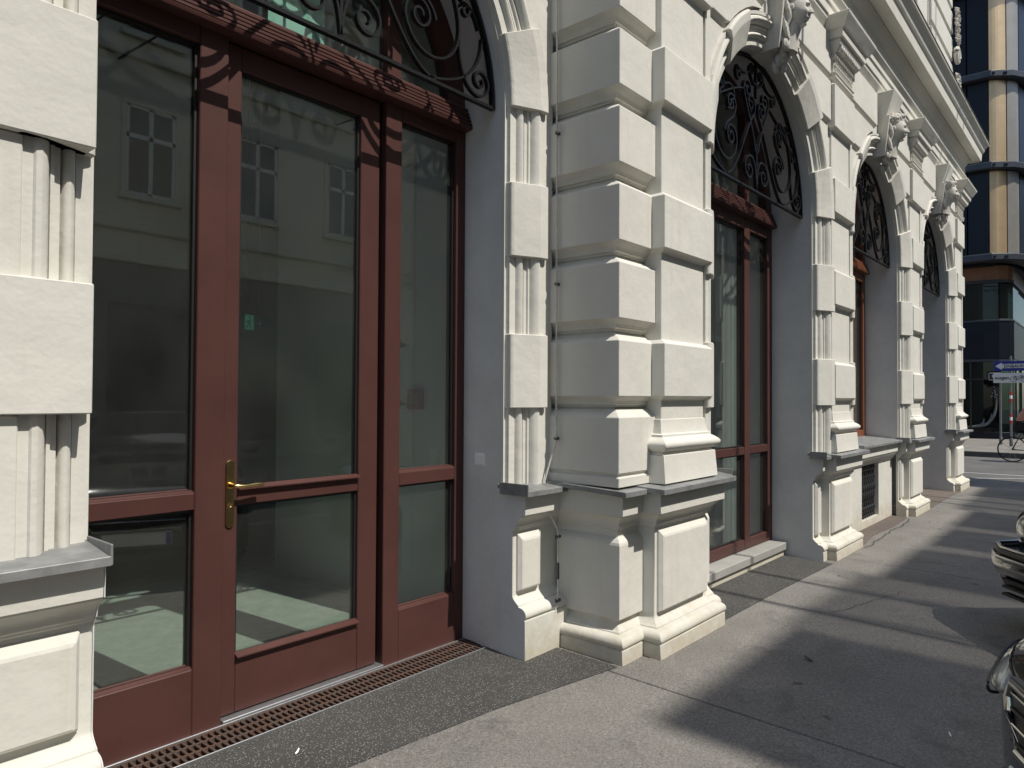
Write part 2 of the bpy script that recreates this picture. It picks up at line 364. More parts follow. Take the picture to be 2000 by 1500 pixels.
def sweep(mb, st, prof, y0, caps=True):
    mb.loft([[(p[0] + s * o[0], y0 - d, p[1] + s * o[1]) for s, d in prof] for p, o in st], caps)
BPROF = [(.010, -.02), (.010, .045), (.022, .056), (.185, .128), (.245, .137), (.262, .125), (.262, -.02)]
def arch_block(st, y0, parent, grow=0):
    mb = MB(); sweep(mb, st, BPROF, y0); return P(mb, 'block', random.choice((STUC, STUC_B)), parent, .004)
def make_archivolt(xc, R, y0, zl, zr):
    mb = MB(); sweep(mb, stations(xc, R, zr, zl), APROF, y0)
    A = P(mb, 'archivolt', STUC, None, 0, True)
    for sgn in (1, -1):
        for k in (0, 2):
            e = random.uniform(-.004, .004)
            arch_block([((xc + sgn * R, C[k] + .006), (sgn, 0)), ((xc + sgn * R, C[k + 1] - .004 + e), (sgn, 0))], y0, A)
        for a0, a1, z in ((0, 21, ZS), (41, 60, ZS)):
            st = []
            if a0 == 0: st.append(((xc + sgn * R, ZS - .002), (sgn, 0)))
            for i in range(1 if a0 == 0 else 0, 7):
                a = R_(a0 + (a1 - a0) * i / 6); st.append(((xc + sgn * R * math.cos(a), ZS + R * math.sin(a)), (sgn * math.cos(a), math.sin(a))))
            arch_block(st, y0, A)
    return A
make_archivolt(XD, R1, YD0, .97, .97)
make_archivolt(ARCH_F[0], R2, YF0, .97, .97)
make_archivolt(ARCH_F[1], R2, YF0, .97, .97)
make_archivolt(ARCH_F[2], R2, YF0, .97, .97)

for k in (-1, 0, 1, 2, 3, 4, 5, 6):
    blk = k in (0, 2, 4)
    z0, z1 = (.97, C[0]) if k < 0 else (C[k], C[k + 1]); y_ = 2.640 if blk else 2.668
    mb = MB(); mb.box(-1.2, .905 if blk else .70, y_, 2.75, z0 + (.006 if blk else -.004), z1 - (.004 if blk else -.004)); P(mb, 'block', STUC, None, .004)
# ---- reveals (grey painted), open at the frame line
def reveal(xc, R, y0, y1, zb, spl=.035):
    mb = MB(); ra = []; rb = []
    for p, o in stations(xc, R, zb, zb, 40):
        ra.append((p[0] + .004 * o[0], y0 - .0, p[1] + .004 * o[1])); rb.append((p[0] + spl * o[0], y1, p[1] + spl * o[1]))
    mb.loft([ra, rb], False, False)
    # body behind the sheet so that it is a wall thickness, not a film
    rc = [(x, y, z) for x, y, z in rb]
    ro = [(p[0] + .19 * o[0], y1, p[1] + .19 * o[1]) for p, o in stations(xc, R, zb, zb, 40)]
    mb.loft([rc, ro], False, False)
    return P(mb, 'reveal', GREYP, None, 0, True)
reveal(XD, R1, YD0, 3.15, -.1)
YW0 = 2.63
reveal(ARCH_F[0], R2, YF0, YW0 + .02, -.1); reveal(ARCH_F[1], R2, YF0, YW0 + .02, .9); reveal(ARCH_F[2], R2, YF0, 3.0, -.1)

# ---- rusticated piers
def block_prof(z0, z1, p=.055):
    return [(z0, -.034), (z0 + .012, -.034), (z0 + .013, -.018), (z0 + .026, -.018), (z0 + .027, -.002), (z0 + .040, .0)] + [(z0 + .042 + .034 * i / 4, .002 + (p - .016) * (1 - math.cos(PI / 2 * i / 4))) for i in range(5)] + [(z0 + .078, p), (z1 - .05, p), (z1 - .026, .024), (z1 - .024, .006), (z1, -.018), (z1 + .003, -.04)]
# corner pier (left return of the projecting front)
CP = MB(); CP.box(3.565, 3.88, 2.262, 2.75, .9, ZTOP)
CPO = P(CP, 'corner_pier', STUC, None, 0)
for k in range(-1, 8):
    z0 = .985 if k == -1 else C[k]; z1 = C[k + 1]
    mb = MB()
    if k == -1: mb.rect(3.525, 3.93, 2.225, 2.78, [(z0, .045), (z0 + .055, .045), (z0 + .058, .028), (z0 + .075, .03), (z0 + .08, .045), (z1 - .045, .045), (z1 - .02, .018), (z1, -.012), (z1 + .003, -.03)], r=0)
    else: mb.rect(3.535, 3.93, 2.235, 2.78, block_prof(z0, z1 if k < 7 else ZTOP), r=0)
    P(mb, 'block', random.choice((STUC, STUC_B)), CPO, .004)

def pilaster(xc, cap=True, hw=.33):
    yb = 2.09; s = MB()
    # shaft: slightly set back, with a channel and a strip either side against the arch
    s.rect(xc - hw + .045, xc + hw - .045, 2.138, 2.3, [(.985, 0), (4.62, 0)])
    s.box(xc + hw - .02, xc + hw + .055, 2.132, 2.3, .985, 4.5)
    PO = P(s, 'pilaster', STUC, None, .004)
    # attic base: plinth, torus, apophyge
    b = MB()
    pr = [(.985, .062), (1.155, .05), (1.157, .036), (1.168, .036)] + [(1.17 + .09 * i / 7, .03 + .048 * math.sin(PI * i / 7)) for i in range(8)] + [(1.262, .028), (1.278, .028), (1.28, .014), (1.33, .003), (1.37, .0)]
    b.rect(xc - hw + .03, xc + hw - .03, 2.132, 2.3, pr)
    P(b, 'base', STUC_B, PO, .003, True)
    for k in (0, 2, 4):
        mb = MB(); mb.rect(xc - hw + .055, xc + hw - .055, 2.145, 2.3, block_prof(C[k] + random.uniform(-.004, .004), C[k + 1]))
        P(mb, 'block', random.choice((STUC, STUC_B)), PO, .004)
    mb = MB(); mb.rect(xc - hw + .055, xc + hw - .055, 2.145, 2.3, block_prof(C[6] - .07, 4.60))
    P(mb, 'block', STUC, PO, .004)
    if not cap: return PO
    c = MB()
    c.rect(xc - hw + .05, xc + hw - .05, 2.12, 2.3, [(4.60, .0), (4.62, .03), (4.64, .03), (4.645, .015), (4.66, .035), (4.675, .035), (4.68, .005), (4.80, .005), (4.81, .03), (4.83, .035), (4.85, .03), (4.86, .04), (4.91, .085), (4.95, .10), (4.955, .085), (4.965, .12), (5.03, .125), (5.04, .145), (5.13, .20), (5.15, .205), (5.16, .20)])
    CO = P(c, 'capital', STUC_B, PO, .003)
    lf = MB()                                     # carved leaf band
    nl = 13
    for i in range(nl):
        x = xc - hw + .07 + (2 * hw - .14) * i / (nl - 1)
        for dz, rr in ((.03, .02), (.07, .024), (.10, .017)):
            lf.sphere((x + random.uniform(-.006, .006), 2.113, 4.68 + dz), (rr * .8, .022, rr), 6, 4)
    P(lf, 'leaf_band', ORN, CO, 0, True)
    eg = MB()                                     # egg ornament
    for i in range(11):
        x = xc - hw + .045 + (2 * hw - .09) * i / 10
        eg.sphere((x, 2.055, 4.895), (.021, .028, .036), 8, 6)
    P(eg, 'egg_band', STUC_B, CO, 0, True)
    return PO
for k in range(4): pilaster(XC + k * PIT)
# wall fields between pilaster and archivolt above the springing
for k in range(3):
    xa = ARCH_F[k]
    for sgn in (-1, 1):
        for c in (4, 5, 6, 7):
            z0 = C[c]; z1 = min(C[c + 1], 5.12)
            xe = xa + sgn * (PIT / 2 - .345)
            rr = R2 + .275
            def ax(z): return rr * math.cos(math.asin(min(.9999, max(0, (z - ZS) / rr)))) if z < ZS + rr else 0.18
            xi = xa + sgn * max(ax(z0 + .0), ax(z1) if 0 else 0.0, .30)
            if abs(xe - xi) > .05:
                mb = MB(); z0_, z1_ = z0 + .004, z1 - .004
                # outline follows the arch
                pts_in = [(xa + sgn * max(ax(z0_ + (z1_ - z0_) * t / 6), .30), z0_ + (z1_ - z0_) * t / 6) for t in range(7)]
                poly = pts_in + [(xe, z1_), (xe, z0_)]
                pr = [(-.0, YWF + .02), (0, YWF - .032)]
                mb.loft([[(x, YWF + .03, z) for x, z in poly], [(x, YWF - .028, z + (.055 if z < z0_ + .01 else 0)) for x, z in poly], [(x, YWF - .034, z + (.062 if z < z0_ + .01 else (-.012 if z > z1_ - .01 else 0))) for x, z in poly]])
                P(mb, 'block', STUC, None, .003)

# ---- pedestals below the sill line
def ped(x0, x1, yd, zg, zp, parent=None, l=1, r=1, panel=None, dz=0.0, yb=2.6, zinc=(.05, .05, .05), cap=True, over=(0, 0), cheek=None):
    """die face at yd; zg ground, zp top of plinth"""
    mb = MB()
    h0 = zg + .085 if zp < .25 else zp - .12
    t0 = h0
    pr = [(zg - .04, .098), (h0 - .004, .096), (h0, .088), (h0 + .004, .092)]
    pr += [(h0 + .004 + .062 * (1 - math.cos(PI * i / 8)) / 2, .088 + .022 * math.sin(PI * i / 8) - .035 * (i / 8) ** 2) for i in range(1, 9)]
    pr += [(h0 + .068, .046), (h0 + .076, .046)] + [(h0 + .078 + .05 * i / 5, .042 * (1 - math.sin(PI / 2 * i / 5))) for i in range(6)]
    t0 = h0 - .02
    pr += [(.722, 0), (.724, .012), (.738, .014), (.740, .026), (.752, .028)] + [(.754 + .05 * i / 5, .028 + .038 * (1 - math.cos(PI / 2 * i / 5))) for i in range(6)] + [(.808, .072), (.816, .072), (.818, .094), (.945 + dz, .096), (.949 + dz, .092)]
    mb.rect(x0, x1, yd, yb, pr, l, r)
    O = P(mb, 'pedestal', STUC, parent, .003, True)
    if panel:
        for (a, b) in panel:
            m2 = MB(); zb, zt = t0 + .165, .70
            m2.loft([[(a, yd + .01, zb), (b, yd + .01, zb), (b, yd + .01, zt), (a, yd + .01, zt)],
                     [(a, yd - .012, zb), (b, yd - .012, zb), (b, yd - .012, zt), (a, yd - .012, zt)],
                     [(a + .016, yd - .034, zb + .012), (b - .016, yd - .034, zb + .012), (b - .016, yd - .034, zt - .03), (a + .016, yd - .034, zt - .03)],
                     [(a + .030, yd - .038, zb + .02), (b - .030, yd - .038, zb + .02), (b - .030, yd - .038, zt - .042), (a + .03, yd - .038, zt - .042)]])
            P(m2, 'panel', STUC_B, O, .004)
    if cheek:
        xk, sg = cheek
        poly = [(yd - o, z) for z, o in pr] + [(yb, pr[-1][0]), (yb, pr[0][0])]
        m3 = MB(); m3.prism(poly, 'x', xk, xk + sg * .004); P(m3, 'cheek', GREYP, O, 0)
    z = .9505 + dz
    s = MB(); e = .152
    xl = x0 - e * l - over[0]; xr = x1 + e * r + over[1]; yf = yd - e
    s.loft([[(xl, yf, z - .014), (xr, yf, z - .014), (xr, yb, z + .02), (xl, yb, z + .02)], [(xl, yf, z + .018), (xr, yf, z + .018), (xr, yb, z + .045), (xl, yb, z + .045)]])
    if over[0]: s.box(xl - .004, xl + .004, yf, yb - .02, z - .012, z + .058)
    if over[1]: s.box(xr - .004, xr + .004, yf, yb - .02, z - .012, z + .058)
    P(s, 'zinc_sill', ZINC, O, .002)
    return O
ZG_F = gz(2.1)
# door bay jambs (left and right of the door)
ped(3.170, 3.60, 2.705, gz(2.68), .34, l=0, r=0, panel=[(3.20, 3.40)], dz=-.004, yb=2.79, over=(.045, 0), cheek=(3.170, -1))
ped(.2, .940, 2.705, gz(2.68), .34, l=0, r=0, panel=[(.25, .895)], dz=-.004, yb=2.79, over=(0, .002), cheek=(.94, 1))
ped(-3, .2, 2.705, gz(2.68), .34, l=0, r=0, dz=-.004, yb=3.0)
# corner return
ped(3.60, 3.95, 2.265, ZG_F, .2, panel=None, dz=.0, yb=2.72, r=0)
mbp = MB(); 
# side and front raised fields of the corner pedestal
mbp.loft([[(3.575, 2.195, .20), (3.80, 2.195, .20), (3.80, 2.195, .70), (3.575, 2.195, .70)], [(3.535, 2.168, .20), (3.80, 2.168, .20), (3.80, 2.168, .665), (3.535, 2.168, .665)], [(3.515, 2.16, .20), (3.80, 2.16, .20), (3.80, 2.16, .64), (3.515, 2.16, .64)]])
mbp2 = MB(); mbp2.rect(3.60, 3.84, 2.262, 2.68, [(.205, .0), (.207, .034), (.635, .034), (.65, .030), (.665, .018), (.68, .0)], r=0)
P(mbp2, 'panel', STUC_B, None, .004)
for k in range(4):
    xc = XC + k * PIT
    ped(xc - .345, xc + .345, 2.15, ZG_F, .2, panel=[(xc - .315, xc + .315)], dz=.004, yb=2.6)
    # half pedestals under the archivolt legs
    if k > 0: ped(ARCH_F[k - 1] + R2 + .005, xc, 2.235, ZG_F, .2, panel=[(ARCH_F[k - 1] + R2 + .035, xc - .40)], l=0, r=0, dz=-.004, yb=2.26, over=(.07, 0), cheek=(ARCH_F[k - 1] + R2 + .005, -1) if k != 2 else None)
    if k < 3: ped(xc, ARCH_F[k] - R2 - .005, 2.235, ZG_F, .2, l=0, r=0, dz=-.004, yb=2.26, over=(0, .07), panel=[(xc + .40, ARCH_F[k] - R2 - .035)])
# apron wall under the second window with its basement grille
x0, x1 = ARCH_F[1] - R2 + .0, ARCH_F[1] + R2 - .0
gx0, gx1, gzb, gzt = 8.93, 9.68, .07, .76
q = MB()
q.box(x0, gx0, 2.31, 2.7, -.15, .80); q.box(gx1, x1, 2.31, 2.7, -.15, .80); q.box(gx0, gx1, 2.31, 2.7, -.15, gzb); q.box(gx0, gx1, 2.31, 2.7, gzt, .80)
P(q, 'apron_wall', STUC, None, 0)
q = MB(); q.rect(x0, x1, 2.30, 2.7, [(.72, -.005), (.735, .015), (.75, .015), (.77, .03), (.80, .06), (.815, .068), (.825, .068), (.828, .08), (.945, .083), (.95, .08)], 0, 0)
P(q, 'sill_moulding', STUC, None, .003)
for i in range(3):
    a = x0 + (x1 - x0) * i / 3; b = x0 + (x1 - x0) * (i + 1) / 3
    q = MB(); q.loft([[(a + .003, 2.165, .944), (b - .003, 2.165, .944), (b - .003, 2.66, .985), (a + .003, 2.66, .985)], [(a + .003, 2.165, .974), (b - .003, 2.165, .974), (b - .003, 2.66, 1.01), (a + .003, 2.66, 1.01)]])
    P(q, 'zinc_sill', ZINC, None, .003)
q = MB(); q.box(gx0 - .01, gx1 + .01, 2.62, 2.66, gzb - .02, gzt + .02)
BG = P(q, 'basement_grille', DARK, None, 0)
def baluster(x):
    m = MB(); y = 2.36
    prof = [(0, .014), (.03, .022), (.05, .012), (.09, .016), (.12, .026), (.145, .012), (.2, .011), (.27, .02), (.31, .012), (.33, .024), (.36, .03), (.39, .024), (.41, .012), (.47, .02), (.52, .011), (.56, .012), (.58, .026), (.61, .016), (.64, .013), (.69, .013)]
    m.tube([(x, y, gzb + z) for z, r in prof], [r for z, r in prof], 8)
    return P(m, 'bar', IRON2, BG, 0, True)
for i in range(8): baluster(gx0 + .05 + i * (gx1 - gx0 - .1) / 7)
q = MB()
for z in (.10, .30, .36, .52, .70): q.box(gx0, gx1, 2.352, 2.368, z + gzb - .02 - .006, z + gzb - .02 + .006)
P(q, 'cross_bar', IRON2, BG, 0)
for zz in (.16, .33, .60):
    for i in range(7):
        xx = gx0 + .05 + (i + .5) * (gx1 - gx0 - .1) / 7
        q = MB(); q.tube([(xx + .036 * math.cos(a * PI / 6), 2.36, gzb + zz + .036 * math.sin(a * PI / 6)) for a in range(13)], .006, 5); P(q, 'ring', IRON2, BG, 0, True)

# ---- entablature: profile (projection from wall plane, z), swept round the front, the step and the far corner
ENT = [(.0, 5.05), (.045, 5.13), (.045, 5.16), (.06, 5.165), (.06, 5.26), (.075, 5.265), (.075, 5.33), (.085, 5.335), (.11, 5.37), (.115, 5.39), (.10, 5.395), (.09, 5.42), (.065, 5.47), (.06, 5.50), (.06, 5.62), (.08, 5.66), (.12, 5.73), (.13, 5.745),
       (.13, 5.765), (.15, 5.765), (.15, 5.752), (.255, 5.752), (.262, 5.73), (.275, 5.73), (.28, 5.80), (.285, 5.86), (.30, 5.875), (.315, 5.90), (.33, 5.95), (.365, 6.0), (.385, 6.01), (.385, 6.035), (.36, 6.045), (-.1, 6.12)]
path = [(-3.0, YWR), (3.50, YWR), (3.50, YWF), (XEND, YWF), (XEND, 12.0)]
# outward (street side) mitre directions at each path vertex
dirs = [(0, -1), (-1, -1), (-1, -1), (1, -1), (1, 0)]
mb = MB(); rings = []
for (px, py), (dx, dy) in zip(path, dirs):
    rings.append([(px + dx * s, py + dy * s, z) for s, z in ENT])
mb.loft(rings, False, False)
P(mb, 'cornice', STUC, None, .004)
# bronze-green flashing line on the cornice top
mb = MB(); rings = []
for (px, py), (dx, dy) in zip(path, dirs):
    rings.append([(px + dx * s, py + dy * s, z) for s, z in ((.35, 6.047), (.392, 6.038), (.396, 6.045), (.392, 6.056), (-.08, 6.135))])
mb.loft(rings, False, False); P(mb, 'cornice_flashing', ZINC, None, 0)
# ---- upper storey
q = MB(); q.box(-3, 3.5, 2.9, 3.6, 5.0, 13); q.box(3.5, XEND - .06, 2.33, 3.0, 5.0, 13)
UW = P(q, 'upper_wall', STUC, None, 0)
for k in range(14):
    z0 = 6.06 + k * .48
    for (a, b) in ((12.9, XEND - .04), (3.52, 4.6), (6.9, 8.0), (9.6, 11.4)):
        mb = MB(); mb.rect(a, b, 2.30, 2.5, [(z0 + .02, -.01), (z0 + .05, .035), (z0 + .43, .035), (z0 + .46, -.01)]); P(mb, 'block', STUC, UW, .006)
def ornament(c, s, scroll=False):
    mb = MB()
    if scroll:
        mb.tube([(c[0] + .02 + .11 * s * (1 - i / 34) * math.cos(i * .42), c[1] - .04 - .001 * i, c[2] + .13 * s * (1 - i / 34) * math.sin(i * .42)) for i in range(30)], [.045 * s * (1 - i / 42) for i in range(30)], 8)
    else:
        for i in range(46):
            t = i / 45; w_ = .11 * s * math.sin(PI * (.15 + .8 * t))
            a = random.uniform(-1, 1)
            p0 = Vector((c[0] + a * w_ * .6, c[1] - .03, c[2] + (.24 - .48 * t) * s)); p1 = p0 + Vector((a * .05 + .02, -.05, -.05 * s)); p2 = p1 + Vector((a * .03, .02, -.04 * s))
            mb.tube([p0, p1, p2], [.008 * s, .022 * s, .006 * s], 6)
    return P(mb, 'carved_ornament', ORN, UW, 0, True)
ornament((XEND - .02, 2.25, 7.05), 1.1); ornament((XEND + .0, 2.25, 7.62), 1.2, True); ornament((XEND - .02, 2.25, 8.2), 1.2); ornament((XEND, 2.25, 8.9), 1.2, True)
q = MB(); q.box(11.9, 12.7, 2.28, 2.4, 6.6, 9.6); q.box(11.75, 12.85, 2.24, 2.4, 6.45, 6.6)
P(q, 'window_surround', STUC, UW, .006)

# ---- keystones with carved heads
def make_head(xc, parent, seed):
    rnd = random.Random(seed)
    mb = MB(); c = Vector((xc, 2.0, 4.645)); tilt = R_(12)
    def g2(u, w, u0, w0, su, sw): return math.exp(-((u - u0) / su) ** 2 - ((w - w0) / sw) ** 2)
    def fn(d):
        base = Vector((d.x * .098, d.y * .115, d.z * .150))
        if d.z < 0: base.x *= 1 - .30 * (-d.z) ** 1.5; base.y *= 1 - .12 * (-d.z) ** 2
        if d.y < -.15:
            u = d.x / max(.3, -d.y); w = d.z; k = 0
            if w > -.14: nz = max(0, min(1, (.32 - w) / .46))
            else: nz = max(0, 1 - (-.14 - w) / .06)
            k += .040 * nz * math.exp(-(u / (.10 + .06 * nz)) ** 2)                       # nose
            k += .012 * (g2(u, w, .30, .33, .26, .07) + g2(u, w, -.30, .33, .26, .07))     # brow
            k -= .022 * (g2(u, w, .34, .17, .18, .10) + g2(u, w, -.34, .17, .18, .10))     # sockets
            k += .012 * (g2(u, w, .34, .16, .11, .055) + g2(u, w, -.34, .16, .11, .055))   # eyes
            k += .010 * (g2(u, w, .55, -.12, .22, .16) + g2(u, w, -.55, -.12, .22, .16))   # cheeks
            k += .020 * g2(u, w, 0, -.37, .24, .050) + .019 * g2(u, w, 0, -.50, .20, .050) - .012 * g2(u, w, 0, -.435, .28, .022)   # lips
            k -= .010 * g2(u, w, 0, -.60, .3, .05)
            k += .030 * g2(u, w, 0, -.78, .34, .14)                                        # chin
            base += Vector((d.x * .3, -1, 0)).normalized() * k
        y, z = base.y, base.z                       # head bowed towards the street
        return Vector((base.x, y * math.cos(tilt) - z * math.sin(tilt) * .5, z * math.cos(tilt) + y * math.sin(tilt)))
    mb.sphere(c, None, 88, 72, fn)
    mb.tube([c + Vector((0, .02, -.08)), c + Vector((0, .05, -.19)), c + Vector((0, .08, -.30))], [.075, .07, .095], 12)
    H = P(mb, 'head', ORN, parent, 0, True)
    hr = MB()                                       # wavy hair mass over and behind the brow
    def hf(d):
        a = math.atan2(d.x, d.z); k = 1 + .055 * math.sin(10 * a + 5 * d.y) + .05 * math.sin(17 * d.y + 4 * a + seed) + .03 * math.sin(23 * a)
        low = max(0, min(1, (.30 - d.z) / .25)) * max(0, min(1, (.25 - d.y) / .35))      # leave the face free
        return Vector((d.x * .130, d.y * .122, d.z * .160)) * k * (1 - .34 * low)
    hr.sphere(c + Vector((0, .028, .040)), None, 72, 48, hf)
    for i in range(38):
        t = rnd.uniform(-1.35, 1.35) if i < 26 else rnd.choice((-1, 1)) * rnd.uniform(1.1, 1.6)
        ang = t
        pts = []; L = rnd.uniform(.16, .30)
        start = rnd.uniform(.0, .5)
        for j in range(9):
            u = start + L * j / 8 * 4.2
            ph = min(u, 2.2)
            r = .128 + .012 * math.sin(j * 1.7 + i)
            x = math.sin(ang) * r * math.sin(ph * .9 + .25) * 1.02
            y = -.085 * math.cos(ph * 1.35 + .5 * abs(ang)) + .02
            z = .165 * math.cos(ph * .85) + .012 * math.sin(j * 2 + i)
            pts.append(c + Vector((x + .012 * math.sin(j * 1.9 + i), y + .012 * math.cos(j * 1.6 + i), z + .0)))
        hr.tube(pts, [.012 + .010 * math.sin(PI * j / 8) for j in range(9)], 6)
    for s in (-1, 1):                               # side curls falling to the shoulders
        for i in range(7):
            pts = [c + Vector((s * (.105 + .014 * math.sin(j * 1.3 + i)), .03 + .018 * math.cos(j * 1.3 + i) + .008 * i, .06 - .045 * j)) for j in range(8)]
            hr.tube(pts, [.02, .022, .018, .022, .018, .02, .016, .008], 6)
        hr.sphere(c + Vector((s * .1, .0, .0)), (.016, .024, .034), 8, 6)
    for i in range(9):
        a = -1.2 + 2.4 * i / 8
        hr.sphere(c + Vector((.10 * math.sin(a), -.085 + .05 * abs(a), .135 + .02 * math.cos(a * 3))), (.024, .022, .026), 8, 6)
    P(hr, 'hair', ORN, H, 0, True) if False else P(hr, 'hair', ORN, parent, 0, True)
    dr = MB()                                       # leafy drapery under the neck
    for i in range(11):
        x = rnd.uniform(-.10, .10); z = -.27 - .03 * i / 2
        dr.sphere(c + Vector((x, .05 + .012 * i + rnd.uniform(-.02, .02), z)), (.05, .03, .055), 8, 6)
    P(dr, 'drapery', ORN, parent, 0, True)
def keystone(xc, y0, seed, zt=5.06):
    mb = MB(); zb = ZS + R2 - .01
    mb.loft([[(xc - .135, y0 + .1, zb), (xc + .135, y0 + .1, zb), (xc + .135, y0 - .12, zb), (xc - .135, y0 - .12, zb)],
             [(xc - .165, y0 + .1, zb + .3), (xc + .165, y0 + .1, zb + .3), (xc + .165, y0 - .17, zb + .3), (xc - .165, y0 - .17, zb + .3)],
             [(xc - .185, y0 + .1, zb + .45), (xc + .185, y0 + .1, zb + .45), (xc + .185, y0 - .18, zb + .45), (xc - .185, y0 - .18, zb + .45)],
             [(xc - .22, y0 + .1, zt), (xc + .22, y0 + .1, zt), (xc + .22, y0 - .27, zt), (xc - .22, y0 - .27, zt)]])
    K = P(mb, 'keystone', STUC, None, .005)
    for s in (-1, 1):
        e = MB(); e.loft([[(xc + s * .115, y0 - .10, zb), (xc + s * .14, y0 - .10, zb), (xc + s * .14, y0 - .15, zb), (xc + s * .115, y0 - .15, zb)], [(xc + s * .16, y0 - .15, zb + .45), (xc + s * .19, y0 - .15, zb + .45), (xc + s * .19, y0 - .215, zb + .45), (xc + s * .16, y0 - .215, zb + .45)]]); P(e, 'side_fillet', STUC_B, K, .003)
    make_head(xc, K, seed)
for k, xa in enumerate(ARCH_F): keystone(xa, YF0, 3 + k)

# ---- wrought-iron lunette grilles
def spiral(cx, cz, r0, r1, a0, turns, n=34):
    return [(cx + (r0 + (r1 - r0) * (i / n) ** .8) * math.cos(R_(a0) + turns * 2 * PI * i / n), cz + (r0 + (r1 - r0) * (i / n) ** .8) * math.sin(R_(a0) + turns * 2 * PI * i / n)) for i in range(n + 1)]
def bez(p0, p1, p2, p3, n=16):
    return [tuple((1 - t) ** 3 * a + 3 * (1 - t) ** 2 * t * b + 3 * (1 - t) * t * t * c + t ** 3 * d for a, b, c, d in zip(p0, p1, p2, p3)) for t in [i / n for i in range(n + 1)]]
def grille(xc, y, R, zs):
    fr = MB()
    ring = [(xc + (R - .012) * math.cos(PI * i / 48), y, zs + (R - .012) * math.sin(PI * i / 48)) for i in range(49)]
    fr.tube(ring, 0, flat=(.009, .016)); fr.tube([(xc - R + .004, y, zs), (xc + R - .004, y, zs)], 0, flat=(.009, .016))
    G = P(fr, 'arch_grille', IRON, None, 0)
    k = R / 1.1
    curves = []
    # central heart and stem
    curves.append([(0, 0), (0, .40)])
    curves.append([(0, .78), (0, 1.08)])
    half = []
    half.append(bez((.0, .02), (.02, .22), (.06, .30), (.17, .26), 10) + spiral(.15, .155, .105, .018, 75, -1.35))
    half.append(bez((.62, .012), (.40, .03), (.26, .42), (.07, .62), 14) + spiral(.115, .70, .092, .016, 235, -1.5))
    half.append(bez((.03, .33), (.06, .50), (.20, .62), (.26, .78), 12) + spiral(.18, .80, .088, .015, -10, 1.4))
    # tall oval with two stacked volutes
    half.append(spiral(.56, .46, .06, .06, 90, .01, 2)[:1] + bez((.44, .66), (.52, .84), (.80, .62), (.80, .36), 14) + bez((.80, .36), (.80, .10), (.46, .04), (.40, .30), 14)[1:] + spiral(.505, .33, .107, .02, 195, -1.55))
    half.append(bez((.62, .34), (.60, .46), (.44, .44), (.42, .58), 10) + spiral(.505, .585, .088, .018, 180, -1.45))
    # outer strand running up the ring and the corner volute
    half.append(bez((.30, .012), (.70, -.02), (.98, .10), (.99, .38), 16)[4:])
    half.append(bez((.80, .30), (.80, .12), (.88, .03), (.97, .035), 10) + spiral(.975, .125, .088, .018, -95, 1.4))
    half.append(bez((.26, .78), (.45, .74), (.70, .60), (.90, .50), 10))
    half.append(bez((.86, .60), (.80, .74), (.68, .72), (.64, .64), 8) + spiral(.69, .70, .055, .012, 220, -1.2))
    half.append(bez((.10, 1.04), (.12, .94), (.26, .88), (.40, .92), 10) + spiral(.36, .865, .06, .012, 60, -1.3))
    half.append(bez((.0, .90), (.04, .86), (.10, .90), (.14, .98), 8) + spiral(.09, .985, .05, .012, 0, 1.3))
    half.append(bez((.96, .42), (.93, .52), (.84, .56), (.80, .50), 8) + spiral(.85, .49, .048, .012, 170, -1.2))
    for c in curves:
        m = MB(); m.tube([(xc + x * k, y, zs + z * k) for x, z in c], 0, flat=(.008, .012)); P(m, 'bar', IRON, G, 0)
    for s in (-1, 1):
        for c in half:
            c2 = [(x, z) for x, z in c if x * x + z * z < 1.09 ** 2 and z > -.001]
            m = MB(); m.tube([(xc + s * x * k, y, zs + z * k) for x, z in c2], 0, flat=(.0065, .0135)); P(m, 'scroll', IRON, G, 0, True)
    return G
grille(XD, 2.875, R1, 3.235)
for xa in ARCH_F: grille(xa, 2.335, R2, 3.235)

# ---- door frame, leaf and glass
def pane(parent, x0, x1, y, z0, z1, m=GLASS):
    q = MB(); q.box(x0, x1, y, y + .006, z0, z1); return P(q, 'pane', m, parent, 0)
def gasket(parent, x0, x1, y, z0, z1, w=.012, right=True):
    q = MB(); q.box(x0, x0 + w, y - .002, y + .012, z0, z1); q.box(x1 - w, x1, y - .002, y + .012, z0, z1); q.box(x0 + w, x1 - w, y - .002, y + .012, z1 - w, z1); q.box(x0 + w, x1 - w, y - .002, y + .012, z0, z0 + w)
    return P(q, 'gasket', GASKET, parent, 0)
def lunette(fr, xc, R, yf, yb, z0, w, mull):
    # arched frame ring + glass behind it
    ri = [(xc + (R - w) * math.cos(PI * i / 36), ZS + (R - w) * math.sin(PI * i / 36)) for i in range(37)]
    ro = [(xc + (R + .05) * math.cos(PI * i / 36), ZS + (R + .05) * math.sin(PI * i / 36)) for i in range(37)]
    for i in range(36):
        (ax, az), (bx, bz), (cx, cz), (dx, dz) = ri[i], ri[i + 1], ro[i + 1], ro[i]
        fr.add([(ax, yf, az), (bx, yf, bz), (cx, yf, cz), (dx, yf, dz), (ax, yb, az), (bx, yb, bz), (cx, yb, cz), (dx, yb, dz)], [(0, 1, 2, 3), (0, 4, 5, 1), (4, 7, 6, 5), (3, 2, 6, 7)])
    for a, b in mull:
        zt = ZS + math.sqrt(max(.01, (R) ** 2 - (((a + b) / 2) - xc) ** 2)) - .01
        fr.box(a, b, yf + .004, yb - .004, z0, zt)
def lunette_glass(parent, xc, R, y, z0, w):
    q = MB(); poly = [(xc + (R - w + .02) * math.cos(PI * i / 32), ZS + (R - w + .02) * math.sin(PI * i / 32)) for i in range(33)] + [(xc - R + w - .02, z0), (xc + R - w + .02, z0)]
    q.prism(poly, 'y', y, y + .006); return P(q, 'pane', GLASS, parent, 0)
